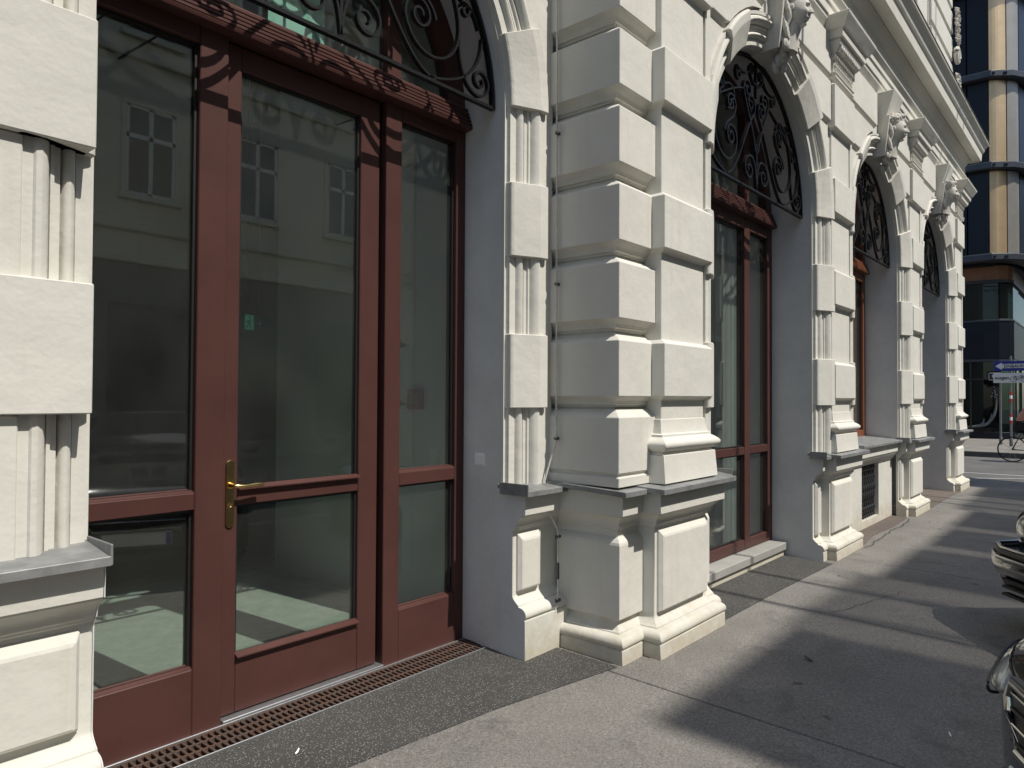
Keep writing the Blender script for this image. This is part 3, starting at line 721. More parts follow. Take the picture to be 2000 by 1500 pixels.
def transom(x0, x1, yf, z0=3.165, z1=3.325, depth=.12):
    t = MB()
    pr = [(z0, .005), (z0 + .004, .052), (z0 + .022, .058)]
    zz, oo = z0 + .022, .058
    for i in range(5):
        pr += [(zz + .001, oo - .015), (zz + .006, oo - .015), (zz + .007, oo - .006), (zz + .022, oo - .006)]; zz += .024; oo -= .009
    pr += [(z1, oo - .02)]
    t.rect(x0, x1, yf, yf + depth, pr, 0, 0)
    return t
YF = 3.14
d = MB()
YB = YF + .09
def bar(mb, a, b, z0, z1, yf=YF, yb=YB): mb.box(a, b, yf, yb, z0, z1)
bar(d, .87, .985, -.02, 3.17); bar(d, 1.497, 1.632, -.02, 3.17); bar(d, 2.566, 2.68, -.02, 3.17); bar(d, 3.124, 3.24, -.02, 3.17)
for a, b in ((.985, 1.497), (2.68, 3.124)):
    bar(d, a, b, -.02, .285, YF + .0015); bar(d, a, b, .99, 1.066, YF + .0015); bar(d, a, b, 3.09, 3.17, YF + .0015)
lunette(d, XD, R1, YF, YB, 3.30, .10, [(1.50, 1.61), (2.575, 2.675)])
DF = P(d, 'door_frame', WOOD, None, .004)
t = transom(.93, 3.205, YF - .012); P(t, 'transom', WOOD, DF, .002)
for a, b, z0, z1 in ((.985, 1.497, .285, .99), (.985, 1.497, 1.066, 3.09), (2.68, 3.124, .285, .99), (2.68, 3.124, 1.066, 3.09)):
    pane(DF, a - .01, b + .01, YF + .045, z0 - .01, z1 + .01); gasket(DF, a, b, YF + .03, z0, z1)
lunette_glass(DF, XD, R1, YF + .045, 3.28, .10)
# the door leaf, set back in its rebate
lf = MB(); YL = YF + .028
lf.box(1.636, 1.712, YL, YL + .065, .018, 3.155); lf.box(2.412, 2.540, YL, YL + .065, .018, 3.155)
for z0, z1 in ((.018, .278), (.985, 1.062), (3.045, 3.155)): lf.box(1.712, 2.412, YL + .0015, YL + .065, z0, z1)
LO = P(lf, 'door_leaf', WOOD, DF, .004)
for z0, z1 in ((.278, .985), (1.062, 3.045)): pane(DF, 1.702, 2.422, YL + .03, z0 - .01, z1 + .01); gasket(DF, 1.712, 2.412, YL + .02, z0, z1)
q = MB(); q.box(2.540, 2.566, YL + .045, YL + .06, .0, 3.17); P(q, 'rebate', GASKET, DF, 0)
q = MB(); q.box(1.636, 2.566, YF - .012, YL + .07, -.02, .012); P(q, 'threshold_strip', STEEL, DF, .002)
q = MB(); q.box(.9, 3.22, 3.122, YF + .002, -.05, -.004); P(q, 'threshold_strip', STEEL, DF, 0)
# beads catching the light along the glass edges
for a, b, z in ((.985, 1.497, 1.066), (2.68, 3.124, 1.066), (1.712, 2.412, 1.062), (.985, 1.497, .285), (2.68, 3.124, .285), (1.712, 2.412, .278)):
    q = MB(); q.loft([[(a, YF + .006, z - .004), (b, YF + .006, z - .004), (b, YF + .044, z + .008), (a, YF + .044, z + .008)], [(a, YF + .006, z + .002), (b, YF + .006, z + .002), (b, YF + .044, z + .016), (a, YF + .044, z + .016)]]); P(q, 'glazing_bead', WOOD, DF, 0)
# brass handle set
h = MB(); xh = 1.674
poly = [(xh - .021, .905), (xh + .021, .905)] + [(xh + .021, 1.175)] + [(xh + .021 * math.cos(a * PI / 8), 1.175 + .022 * math.sin(a * PI / 8)) for a in range(9)] + [(xh - .021, 1.175)]
poly = [(xh + .021 * math.cos(PI + a * PI / 8), .905 + .02 * math.sin(PI + a * PI / 8)) for a in range(9)] + [(xh + .021 * math.cos(a * PI / 8), 1.178 + .022 * math.sin(a * PI / 8)) for a in range(9)]
h.prism(poly, 'y', YL - .009, YL - .001)
HP = P(h, 'handle', BRASS, DF, .002, False)
q = MB(); q.tube([(xh, YL - .008, 1.082), (xh, YL - .03, 1.082), (xh, YL - .05, 1.082)], [.017, .012, .011], 12)
q.tube([(xh, YL - .05, 1.082), (xh + .012, YL - .058, 1.081), (xh + .05, YL - .058, 1.078), (xh + .10, YL - .058, 1.081), (xh + .135, YL - .056, 1.080), (xh + .142, YL - .056, 1.080)], [.010, .010, .0085, .010, .011, .006], 10)
P(q, 'handle_lever', BRASS, DF, 0, True); q = MB(); q.tube([(xh, YL - .012, .985), (xh, YL - .002, .985)], .013, 12)
q.tube([(xh, YL - .012, .985), (xh, YL - .015, .98)], .005, 8)
P(q, 'key_cylinder', BRASS, DF, 0, True)

# ---- arched window fronts of the projecting part
def window(xc, yw, zb, wood=WOOD, kick=False):
    d = MB(); yb = yw + .08
    a0, a1 = xc - R2 - .04, xc + R2 + .04
    m1, m2 = xc - .625, xc + .485
    m2 = 6.342 - ARCH_F[0] + xc
    bar(d, a0, xc - R2 + .075, zb, 3.17, yw, yb); bar(d, xc + R2 - .075, a1, zb, 3.17, yw, yb)
    bar(d, xc - .61, xc - .49, zb, 3.17, yw, yb); bar(d, m2, m2 + .12, zb, 3.17, yw, yb)
    segs = [(xc - R2 + .075, xc - .61), (xc - .49, m2), (m2 + .12, xc + R2 - .075)]
    for a, b in segs:
        bar(d, a, b, zb, zb + .09, yw + .0015, yb); bar(d, a, b, 3.06, 3.17, yw + .0015, yb)
        if zb < .5: bar(d, a, b, .985, 1.055, yw + .0015, yb)
    lunette(d, xc, R2, yw, yb, 3.30, .10, [(xc - .60, xc - .50), (m2 + .01, m2 + .11)])
    WF = P(d, 'window_frame', wood, None, .004)
    P(transom(xc - R2 + .0, xc + R2 - .0, yw - .012), 'transom', wood, WF, .002)
    for a, b in segs:
        for z0, z1 in (((zb + .09, .985), (1.055, 3.06)) if zb < .5 else ((zb + .09, 3.06),)):
            pane(WF, a - .01, b + .01, yw + .04, z0 - .01, z1 + .01); gasket(WF, a, b, yw + .03, z0, z1)
    lunette_glass(WF, xc, R2, yw + .04, 3.28, .10)
    return WF
window(ARCH_F[0], YW0, .12)
window(ARCH_F[1], YW0, 1.0, WOODR)
window(ARCH_F[2], 2.98, .02)
q = MB(); q.box(ARCH_F[0] - R2 + .01, ARCH_F[0] + R2 - .01, 2.475, 2.72, .045, .115); P(q, 'granite_step', GRANITE, None, .006)
q = MB(); q.box(ARCH_F[0] - R2 + .005, ARCH_F[0] + R2 - .005, 2.50, 2.74, -.15, .043); P(q, 'step_riser', STUC, None, 0)

# ------------------------------------------------------------------ interior
def st_box(name, m, b): q = MB(); q.box(*b); return struct(q.build(name, m))
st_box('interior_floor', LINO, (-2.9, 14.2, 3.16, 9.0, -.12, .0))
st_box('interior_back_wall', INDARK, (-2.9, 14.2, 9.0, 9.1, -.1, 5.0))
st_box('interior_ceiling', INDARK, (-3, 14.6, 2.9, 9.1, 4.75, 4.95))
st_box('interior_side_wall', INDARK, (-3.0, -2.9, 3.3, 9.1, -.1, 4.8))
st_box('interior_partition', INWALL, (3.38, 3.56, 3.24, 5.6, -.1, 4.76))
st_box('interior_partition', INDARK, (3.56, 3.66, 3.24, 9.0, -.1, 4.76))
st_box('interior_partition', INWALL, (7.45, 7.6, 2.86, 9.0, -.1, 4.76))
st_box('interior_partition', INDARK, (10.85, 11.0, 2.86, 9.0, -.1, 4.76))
# pale blind drawn behind the side lights of the arched window
q = MB(); n = 30
for (a, b, y) in ((6.30, 6.94, 2.90), (9.2, 10.3, 2.9)):
    pts = [(a + (b - a) * i / n, y + .02 * math.sin(i * 1.7)) for i in range(n + 1)]
    for (xa, ya), (xb, yb) in zip(pts, pts[1:]): q.add([(xa, ya, .05), (xb, yb, .05), (xb, yb, 3.4), (xa, ya, 3.4), (xa, ya + .004, .05), (xb, yb + .004, .05), (xb, yb + .004, 3.4), (xa, ya + .004, 3.4)], [(0, 1, 2, 3), (7, 6, 5, 4)])
    tag(q.build('curtain', CURT, None), 'grey-green curtain hanging behind the tall arched window with the granite step' if a < 7 else 'grey-green curtain hanging behind the arched window above the basement grille', 'curtain'); q = MB()
# ------------------------------------------------------------------ small things on and around the door
ex = tag(empty('exit_sign', (3.38, 6.0, 2.165)), 'small green emergency exit sign hanging in the dark hall behind the door', 'sign')
q = MB(); q.box(-.09, .09, 0, .02, -.078, .078); q.build('panel', GREEN, ex, .003)
q = MB()
q.box(-.085, .0, -.004, -.001, -.066, .066)
eg_ = mat('exit_green_lit', (.06, .34, .20), .5); eb = eg_.node_tree.nodes['Principled BSDF']; eb.inputs['Emission Color'].default_value = (.06, .40, .22, 1); eb.inputs['Emission Strength'].default_value = .16
q.build('pictogram_field', eg_, ex)
q = MB()   # running figure and arrow
for pts, r in (([(-.05, .022), (-.045, -.012)], .009), ([(-.045, -.012), (-.03, -.03), (-.035, -.055)], .006), ([(-.045, -.012), (-.058, -.035), (-.075, -.04)], .006), ([(-.05, .018), (-.03, .008), (-.02, .02)], .005), ([(-.05, .018), (-.07, .005), (-.068, -.015)], .005)):
    q.tube([(x, -.008, z) for x, z in pts], r, 5)
q.sphere((-.043, -.008, .042), (.010, .006, .010), 8, 6)
q.prism([(.015, -.008), (.05, -.008), (.05, -.026), (.082, 0), (.05, .026), (.05, .008), (.015, .008)], 'y', -.010, -.004)
q.build('pictogram', GREENL, ex)
q = MB(); q.tube([(-.06, .01, .078), (-.06, .01, 2.57)], .003, 5); q.tube([(.06, .01, .078), (.06, .01, 2.57)], .003, 5); q.build('hanger', STEEL, ex)
fa = tag(empty('fire_alarm_box', (3.38, 3.77, 1.48)), 'dark red fire alarm call box on the wall inside the narrow side light', 'alarm')
q = MB(); q.box(-.045, 0, -.07, .07, -.07, .07); q.build('housing', RED, fa, .006)
q = MB(); q.box(-.048, -.044, -.04, .04, -.035, .045); q.build('call_plate', mat('alarm_plate', (.38, .3, .29), .4), fa, .002)
pb = tag(empty('push_button', (3.195, 2.985, 1.118)), 'small square white push button plate on the grey door reveal', 'switch')
q = MB(); q.box(-.014, .01, -.044, .044, -.04, .04); q.build('frame', WHITEP, pb, .003)
q = MB(); q.box(-.020, -.013, -.034, .034, -.03, .03); q.build('rocker', WHITEP, pb, .003)
mt = tag(empty('mint_sheet', (2.095, 3.31, 3.60)), 'pale mint green sheet propped behind the lunette glass above the door', 'sheet')
q = MB(); q.box(-.17, .17, 0, .004, -.18, .16); q.build('sheet', MINT, mt)
q = MB(); q.box(-.06, -.052, .004, .012, -.28, .10); q.build('stiffener', WHITEP, mt)
# drainage channel with its cast grate in front of the door
dg = tag(empty('drain_grate', (.75, 2.905, 0)), 'rusty slotted drain channel grate running along the foot of the brown door', 'drain')
zd = gz(2.98)
q = MB(); q.box(0, 2.46, .0, .215, zd - .06, zd - .035); q.build('channel', DARK, dg)
for (a, b) in ((.0, .006), (.209, .215)):
    q = MB(); q.box(0, 2.46, a, b, zd - .04, zd + .008); q.build('edge_rail', STEEL, dg, .001)
for (a, b) in ((.008, .018), (.069, .080), (.135, .146), (.197, .207)):
    q = MB(); q.box(.002, 2.458, a, b, zd - .03, zd + .003); q.build('rib', RUST, dg, .002)
sh = MB()
for i, (a, b) in enumerate(((.016, .071), (.078, .137), (.144, .199))):
    off = .0 if i != 1 else .012
    sh.loft([[(-.0075, a, -.028), (.0075, a, -.028), (.0075, b, -.028), (-.0075, b, -.028)], [(-.0065 + off * 0, a, .004), (.0065, a, .004), (.0065, b, .004), (-.0065, b, .004)]])
first = None
for i in range(81):
    if first is None: first = sh.build('slot_bar', RUST, dg, .002); o = first
    else: o = first.copy(); COL.objects.link(o); o.parent = dg
    o.location = (.02 + i * .0303, random.uniform(-.001, .001), zd)
# lightning conductor running down the inner corner of the step
lc = tag(empty('lightning_conductor', (3.46, 2.62, 0)), 'thin painted lightning conductor rod running down the corner beside the door bay', 'cable')
X0 = 3.462
def cpt(y, z, x=X0): return (x - 3.46, y - 2.62, z)
q = MB(); q.tube([cpt(2.62, 5.0), cpt(2.618, 3.1), cpt(2.612, 1.26), cpt(2.61, 1.24), cpt(2.64, 1.12, 3.44), cpt(2.66, .985, 3.405), cpt(2.66, .94, 3.40), cpt(2.66, .85, 3.42), cpt(2.61, .70, 3.475), cpt(2.606, .62, 3.475), cpt(2.606, .3, 3.475), cpt(2.615, .12, 3.43), cpt(2.62, .0, 3.42)], .0055, 6)
q.build('rod', mat('painted_rod', (.66, .64, .58), .6, noise=(20, .25)), lc, 0, True)
for z in (4.0, 3.115, 2.19, 1.25, .655, .27):
    xx = 3.475 if z < 1 else X0
    q = MB(); q.box(xx - 3.46 - .010, xx - 3.46 + .03, -.016, .006, z - .008, z + .008); q.tube([cpt(2.606, z - .008, xx - .014), cpt(2.606, z + .008, xx - .014)], .009, 6)
    q.build('clip', mat('clip_metal', (.10, .10, .10), .5, .6) if z == 4.0 else bpy.data.materials['clip_metal'], lc, .002)
q = MB(); q.box(-.072, -.045, .02, .05, .955, .985); q.build('clamp', STEEL, lc, .003)
q = MB(); q.box(.005, .022, -.022, -.005, .40, .50); q.build('splice', bpy.data.materials['clip_metal'], lc, .003)

# ------------------------------------------------------------------ cars parked nose-on to the pavement
BLACKP = mat('black_car_paint', (.012, .013, .014), .12, .0, coat=1.0, spec=.6)
GREENP = mat('dark_green_car_paint', (.010, .016, .015), .14, .0, coat=1.0, spec=.6)
CHROME = mat('chrome', (.55, .55, .54), .12, 1.0)
TYRE = mat('tyre_rubber', (.02, .02, .02), .85)
RIM = mat('alloy_rim', (.45, .45, .46), .3, .9)
BLK = mat('black_trim', (.014, .014, .015), .45)
LENS = mat('headlamp_lens', (.24, .25, .24), .08, .3, coat=1.0)
PLATE = mat('number_plate', (.75, .75, .73), .4)
BLUE = mat('plate_blue', (.01, .05, .36), .4)
CARGL = glassmat('car_glass', (.16, .18, .18), .5, .03, .004)
def make_car(kind, loc, rz, label, paint):
    r = tag(empty('parked_car', loc, rz), label, 'car', 'cars parked nose-on to the pavement')
    W_ = .88
    # local: +y forward, x lateral, z up; hull sections from nose to tail
    def sec(y, w, zb, zbelt, wtop, ztop, tuck=.9):
        return [(w * tuck, zb), (w * .985, zb + .10), (w, zb + .28), (w, zbelt - .12), (w * .975, zbelt - .03), (w * .93, zbelt + .005), (wtop, (zbelt * .35 + ztop * .65)), (wtop * .86, ztop - .012), (wtop * .45, ztop), (0, ztop)]
    if kind == 'modern':
        S_ = [(-.02, .50, .24, .58, .34, .64), (-.06, .70, .20, .66, .50, .72), (-.16, .80, .19, .72, .56, .79), (-.34, .86, .19, .77, .62, .85), (-.75, .89, .19, .83, .66, .93), (-1.25, .90, .19, .89, .70, 1.0), (-1.45, .90, .19, .92, .72, 1.06), (-2.0, .90, .19, .95, .62, 1.40), (-2.7, .90, .19, .96, .60, 1.45), (-3.3, .90, .19, .97, .60, 1.40), (-3.9, .89, .19, .99, .66, 1.08), (-4.3, .86, .22, .96, .66, 1.03), (-4.5, .76, .30, .90, .55, .95)]
    else:
        S_ = [(-.13, .66, .34, .62, .50, .70), (-.16, .76, .28, .70, .56, .77), (-.25, .82, .24, .74, .60, .83), (-.45, .85, .22, .78, .64, .87), (-.85, .865, .20, .83, .68, .92), (-1.25, .87, .20, .88, .70, .97), (-1.5, .87, .20, .90, .71, 1.03), (-2.05, .87, .20, .93, .60, 1.38), (-2.7, .87, .20, .94, .58, 1.42), (-3.3, .87, .20, .94, .58, 1.37), (-3.85, .86, .20, .96, .64, 1.05), (-4.35, .83, .24, .93, .64, 1.0), (-4.55, .76, .32, .88, .55, .93)]
    mb = MB(); rings = []
    for s in S_:
        hp = sec(*s); ring = [(x, s[0], z) for x, z in hp] + [(-x, s[0], z) for x, z in reversed(hp[:-1])]
        rings.append(ring)
    mb.loft(rings)
    body = mb.build('body', paint, r, 0, True)
    sub = body.modifiers.new('subdivision', 'SUBSURF'); sub.levels = 2; sub.render_levels = 2
    # glasshouse
    for nm, poly in (('windscreen', [(-.60, -1.50, 1.045), (.60, -1.50, 1.045), (.50, -2.0, 1.375), (-.50, -2.0, 1.375)]), ('rear_window', [(-.56, -3.86, 1.09), (.56, -3.86, 1.09), (.50, -3.36, 1.375), (-.50, -3.36, 1.375)])):
        g = MB(); n = Vector((0, .012, .016)) if nm == 'windscreen' else Vector((0, -.012, .016))
        g.loft([[Vector(p) + n for p in poly], [Vector(p) + n * 1.6 for p in poly]]); g.build(nm, CARGL, r, .003)
    for sx in (-1, 1):
        g = MB(); poly = [(sx * .81, -1.62, .99), (sx * .835, -3.55, 1.01), (sx * .66, -3.25, 1.33), (sx * .66, -2.1, 1.33)]
        g.loft([[(x + sx * .02, y, z) for x, y, z in poly], [(x + sx * .03, y, z) for x, y, z in poly]]); g.build('side_window', CARGL, r, .003)
        for yy in (-.86, -3.55):
            w = MB()
            def ring(rad, x): return [(x, yy + rad * math.cos(2 * PI * k / 28), .31 + rad * math.sin(2 * PI * k / 28)) for k in range(28)]
            w.loft([ring(.22, sx * .70), ring(.30, sx * .70), ring(.318, sx * .73), ring(.318, sx * .86), ring(.30, sx * .893), ring(.215, sx * .895), ring(.20, sx * .87)])
            wo = w.build('wheel', TYRE, r, 0, True)
            w2 = MB(); w2.loft([ring(.212, sx * .872), ring(.212, sx * .89), ring(.19, sx * .88), ring(.07, sx * .885), ring(.05, sx * .905)]); w2.build('rim', RIM, wo, 0, True)
            aw = MB(); aw.loft([[(sx * .60, yy + .36 * math.cos(PI * k / 12), .30 + .36 * math.sin(PI * k / 12)) for k in range(13)] + [(sx * .60, yy - .36, .16), (sx * .60, yy + .36, .16)], [(sx * (.905 if kind == 'modern' else .876), yy + .36 * math.cos(PI * k / 12), .30 + .36 * math.sin(PI * k / 12)) for k in range(13)] + [(sx * (.905 if kind == 'modern' else .876), yy - .36, .16), (sx * (.905 if kind == 'modern' else .876), yy + .36, .16)]]); aw.build('wheel_arch', BLK, r)
        mi = MB(); mi.sphere((sx * .98, -1.62, 1.02), (.10, .06, .07), 12, 8); mi.build('mirror', paint, r, 0, True)
        sk = MB(); sk.box(sx * .80 if sx > 0 else -.895, .895 if sx > 0 else -.80, -3.1, -1.3, .17, .26); sk.build('sill_trim', BLK, r, .01)
    if kind == 'modern':
        # upright slatted grille in a chrome surround, wrap-round lamps, plate below
        zc = .57; poly = [(.33, zc - .11), (.39, zc + .0), (.40, zc + .05), (.36, zc + .10), (-.36, zc + .10), (-.40, zc + .05), (-.39, zc + .0), (-.33, zc - .11)]
        g = MB(); g.prism(poly, 'y', -.10, .004); GR = g.build('grille', BLK, r, .01)
        g = MB(); pp = [(x, .008, z) for x, z in poly] + [(poly[0][0], .008, poly[0][1])]; g.tube(pp, .017, 10); g.build('grille_surround', CHROME, r, 0, True)
        for i in range(5):
            z = zc - .085 + i * .05; g = MB(); g.box(-.37, .37, -.01, .016, z - .006, z + .006); g.build('slat', CHROME if i % 2 else BLK, GR, .003)
        for sx in (-1, 1):
            l = MB(); c = Vector((sx * .655, -.125, .615)); yw = R_(-38) * sx
            def lf_(d, sx=sx, yw=yw):
                v = Vector((d.x * .185, d.y * .075, d.z * .068 * (1 + .25 * sx * d.x)))
                return Vector((v.x * math.cos(yw) - v.y * math.sin(yw), v.x * math.sin(yw) + v.y * math.cos(yw), v.z + .02 * sx * d.x))
            l.sphere(c, None, 28, 18, lf_); LA = l.build('headlight', LENS, r, 0, True)
            e = MB(); pts = []
            for k in range(29):
                t = 2 * PI * k / 28; pts.append(c + lf_(Vector((math.cos(t) * 1.02, .55, math.sin(t) * 1.05))))
            e.tube(pts, .006, 6); e.build('lamp_rim', BLK, LA, 0, True)
        lip = MB(); lip.tube([(-.80, -.34, .27), (-.72, -.13, .25), (-.48, -.015, .245), (0, .02, .245), (.48, -.015, .245), (.72, -.13, .25), (.80, -.34, .27)], [.02, .035, .04, .04, .04, .035, .02], 10); lip.build('front_lip', BLK, r, 0, True)
        yp, zp = .05, .395
    else:
        # rubber-faced bumper with chrome strips, large oval lamps, ribbed chrome grille
        bz = .50
        for rr, z, m, nm, yo in ((.085, .47, paint, 'bumper', 0), (.022, .555, BLK, 'bumper_strip', .045), (.010, .585, CHROME, 'bumper_trim', .04), (.010, .528, CHROME, 'bumper_trim', .075), (.07, .36, BLK, 'lower_valance', -.05)):
            b = MB(); b.tube([(-.86, -.55, z), (-.86, -.30, z), (-.80, -.10 + yo, z), (-.62, -.005 + yo, z), (0, .035 + yo, z), (.62, -.005 + yo, z), (.80, -.10 + yo, z), (.86, -.30, z), (.86, -.55, z)], rr, 10); b.build(nm, m, r, 0, True)
        for z in (.28, .33, .38):
            b = MB(); b.box(-.6, .6, .0, .05, z - .008, z + .008); b.build('intake_slat', BLK, r, .003)
        g = MB(); g.prism([(.24, .60), (.27, .80), (-.27, .80), (-.24, .60)], 'y', -.20, -.10); GR = g.build('grille', BLK, r, .01)
        g = MB(); g.tube([(.24, -.09, .60), (.275, -.10, .80), (-.275, -.10, .80), (-.24, -.09, .60), (.24, -.09, .60)], .016, 8); g.build('grille_surround', CHROME, r, 0, True)
        for i in range(7):
            x = -.2 + i * .4 / 6; e = MB(); e.box(x - .004, x + .004, -.11, -.09, .61, .79); e.build('slat', CHROME, GR)
        for sx in (-1, 1):
            l = MB(); c = Vector((sx * .60, -.17, .70))
            l.sphere(c, (.20, .10, .115), 20, 12, lambda d: Vector((d.x * .20, d.y * .10 - abs(d.x) * .03 * 0 - (sx * d.x) * .07, d.z * .115)))
            LA = l.build('headlight', LENS, r, 0, True)
            e = MB(); e.tube([c + Vector((.205 * math.cos(2 * PI * k / 28), .035 - sx * math.cos(2 * PI * k / 28) * .072, .12 * math.sin(2 * PI * k / 28))) for k in range(29)], .009, 6); e.build('lamp_rim', BLK, LA, 0, True)
        yp, zp = .125, .43
    pl = MB(); pl.box(-.26, .26, yp, yp + .012, zp - .056, zp + .056); PO = pl.build('number_plate', PLATE, r, .004)
    bl = MB(); bl.box(.212, .254, yp + .0125, yp + .0145, zp - .05, zp + .05); bl.build('plate_band', BLUE, PO)
    st = MB()
    for k in range(12): st.sphere((.233 + .013 * math.cos(k * PI / 6), yp + .0155, zp + .018 + .013 * math.sin(k * PI / 6)), (.0025, .0008, .0025), 5, 4)
    st.build('plate_stars', mat('star_yellow', (.7, .6, .1), .5) if 'star_yellow' not in bpy.data.materials else bpy.data.materials['star_yellow'], PO)
    for zz in (-.052, .052):
        e = MB(); e.box(-.256, .21, yp + .0125, yp + .0140, zp + zz - .002, zp + zz + .002); e.build('plate_rule', RED, PO)
    return r
make_car('modern', (2.51, .112, gz(.2) - .02), R_(26), 'shiny black car with chrome framed slatted grille and wraparound headlight', BLACKP)
make_car('classic', (5.40, .21, gz(.4) - .02), R_(40), 'older dark car with large oval headlights and chrome striped bumper', GREENP)

# ------------------------------------------------------------------ street signs beyond the crossing
GALV = mat('galvanised_pole', (.20, .20, .20), .5, .4, noise=(8, .2))
def pole(name, x, y, z1, label, m=GALV):
    r = tag(empty(name, (x, y, -.045)), label, 'pole')
    q = MB(); q.tube([(0, 0, 0), (0, 0, z1)], .034, 10); q.build('shaft', m, r, 0, True)
    q = MB(); q.tube([(0, 0, 0), (0, 0, .24), (0, 0, .26)], [.052, .052, .036], 10); q.build('foot', mat('pole_foot', (.09, .09, .09), .6) if 'pole_foot' not in bpy.data.materials else bpy.data.materials['pole_foot'], r, 0, True)
    q = MB(); q.tube([(0, 0, z1), (0, 0, z1 + .02)], [.037, .02], 10); q.build('cap', BLK, r, 0, True)
    return r
pA = pole('sign_pole', 29.6, 3.21, 2.33, 'plain grey pole carrying the small dark plate behind the exception sign')
pB = pole('sign_pole', 28.75, 2.83, 2.98, 'grey pole with red and white bands carrying the one-way sign')
REDB = mat('red_band', (.42, .03, .03), .5)
for z, m in ((1.70, REDB), (1.58, WHITEP), (1.46, REDB), (.86, WHITEP), (.97, REDB), (.75, REDB)):
    q = MB(); q.tube([(0, 0, z), (0, 0, z + .11)], .0365, 12); q.build('band', m, pB, 0, True)
SBLUE = mat('sign_blue', (.012, .022, .20), .4); SWHITE = mat('sign_white', (.62, .62, .61), .45); SBLACK = mat('sign_black', (.012, .012, .013), .5)
def text(body, size, loc, m, parent, width=None):
    cu = bpy.data.curves.new('lettering', 'FONT'); cu.body = body; cu.size = size; cu.extrude = .001; cu.offset = size * .018
    o = bpy.data.objects.new('tmp', cu); COL.objects.link(o); bpy.context.view_layer.update()
    me = bpy.data.meshes.new_from_object(o.evaluated_get(bpy.context.evaluated_depsgraph_get())); bpy.data.objects.remove(o)
    me.materials.clear(); me.materials.append(m)
    t = bpy.data.objects.new('lettering', me); COL.objects.link(t); t.parent = parent
    xs = [v.co.x for v in me.vertices]; sc = width / (max(xs) - min(xs)) if width else 1
    # text plane: reading direction -y, facing -x
    t.matrix_local = Matrix.Translation(loc) @ Matrix(((0, 0, -1, 0), (-1, 0, 0, 0), (0, 1, 0, 0), (0, 0, 0, 1))) @ Matrix.Diagonal((sc, 1, 1, 1))
    return t
xs = 28.69
s1 = tag(empty('one_way_sign', (xs, 2.83, 2.618)), 'blue one-way sign with white arrow reading EINBAHN', 'sign')
q = MB(); q.box(-.006, .006, -.463, .463, -.163, .163); q.build('plate', SBLUE, s1, .004)
q = MB(); q.prism([(.425, 0), (.235, .125), (.235, .07), (-.42, .07), (-.42, -.07), (.235, -.07), (.235, -.125)], 'x', -.0105, -.0065); q.build('arrow', SWHITE, s1)
text('EINBAHN', .15, (-.0125, .185, -.054), SBLACK, s1, .565)
s2 = tag(empty('exception_sign', (xs, 2.83, 2.222)), 'white supplementary sign reading ausgen. with a bicycle symbol below the one-way sign', 'sign')
q = MB(); q.box(-.006, .006, -.478, .478, -.163, .163); q.build('plate', SWHITE, s2, .004)
text('ausgen.', .16, (-.0085, .435, -.045), SBLACK, s2, .425)
q = MB(); bx, bz = -.20, -.02
def S3(y, z): return (-.0095, bx + y, bz + z)
for cy in (.12, -.17): q.tube([S3(cy + .085 * math.cos(2 * PI * k / 24), -.03 + .085 * math.sin(2 * PI * k / 24)) for k in range(25)], .006, 5)
for a, b in (((.12, -.03), (.075, .075)), ((.12, -.03), (.0, -.03)), ((.0, -.03), (.085, .05)), ((.0, -.03), (-.12, .055)), ((.085, .05), (-.12, .055)), ((-.17, -.03), (-.115, .095)), ((-.115, .095), (-.06, .10)), ((.10, .08), (.05, .08))): q.tube([S3(*a), S3(*b)], .007, 5)
q.build('bicycle_symbol', SBLACK, s2)
s3 = tag(empty('dark_plate', (29.55, 3.37, 2.30)), 'small dark plate with white rounded rim partly hidden behind the exception sign', 'sign')
q = MB(); q.box(-.006, .006, -.24, .19, -.145, .145); q.build('plate', SBLACK, s3, .02)
q = MB(); q.tube([(-.008, .15, .118), (-.008, .165, .10), (-.008, .165, -.10), (-.008, .15, -.118), (-.008, -.2, -.118), (-.008, -.215, -.10), (-.008, -.215, .10), (-.008, -.2, .118), (-.008, .15, .118)], .008, 5); q.build('rim', SWHITE, s3)
q = MB(); q.box(-.0095, -.0065, .04, .075, -.03, .06); q.box(-.0095, -.0065, .0, .04, -.03, .0); q.build('mark', SWHITE, s3)

# ------------------------------------------------------------------ modern corner building across the side street
NAVY = mat('navy_cladding', (.006, .0095, .017), .4, .1, noise=(1.5, .3), spec=.3)
GOLD = mat('champagne_metal', (.62, .45, .26), .38, .6, noise=(2.5, .12))
GREYM = mat('grey_metal_fin', (.30, .285, .255), .45, .4, noise=(2, .12))
BELT = mat('slate_belt', (.055, .064, .078), .45, .3, noise=(3, .2))
SOFF = mat('orange_wood_soffit', (.20, .085, .03), .5, noise=(4, .25))
MBD = tag(empty('modern_building', (36, 8, 0)), 'modern dark clad corner building with champagne metal fins and curved belts', 'building')
def Q(mb, name, m, parent=None, bevel=0, smooth=False):
    o = mb.build(name, m, None, bevel, smooth); o.parent = parent or MBD
    if parent is None: o.matrix_parent_inverse = Matrix.Translation((-36, -8, 0))
    return o
zt = [7.0 + 3.55 * i for i in range(7)]
corner = [(33.0, 14.0), (33.0, 5.2), (33.0, 4.62), (33.0, 3.90), (33.42, 3.36), (34.0, 3.02), (34.8, 2.88), (36.0, 2.86), (60, 2.86)]
inset = [(x + .35, y + .25) for x, y in corner]
q = MB(); n = len(corner)
q.loft([[(x, y, 6.75) for x, y in inset] + [(60, 14, 6.75)], [(x, y, 32) for x, y in inset] + [(60, 14, 32)]]); Q(q, 'core', NAVY)
segm = [NAVY, NAVY, NAVY, GOLD, GREYM, NAVY, GREYM, NAVY]
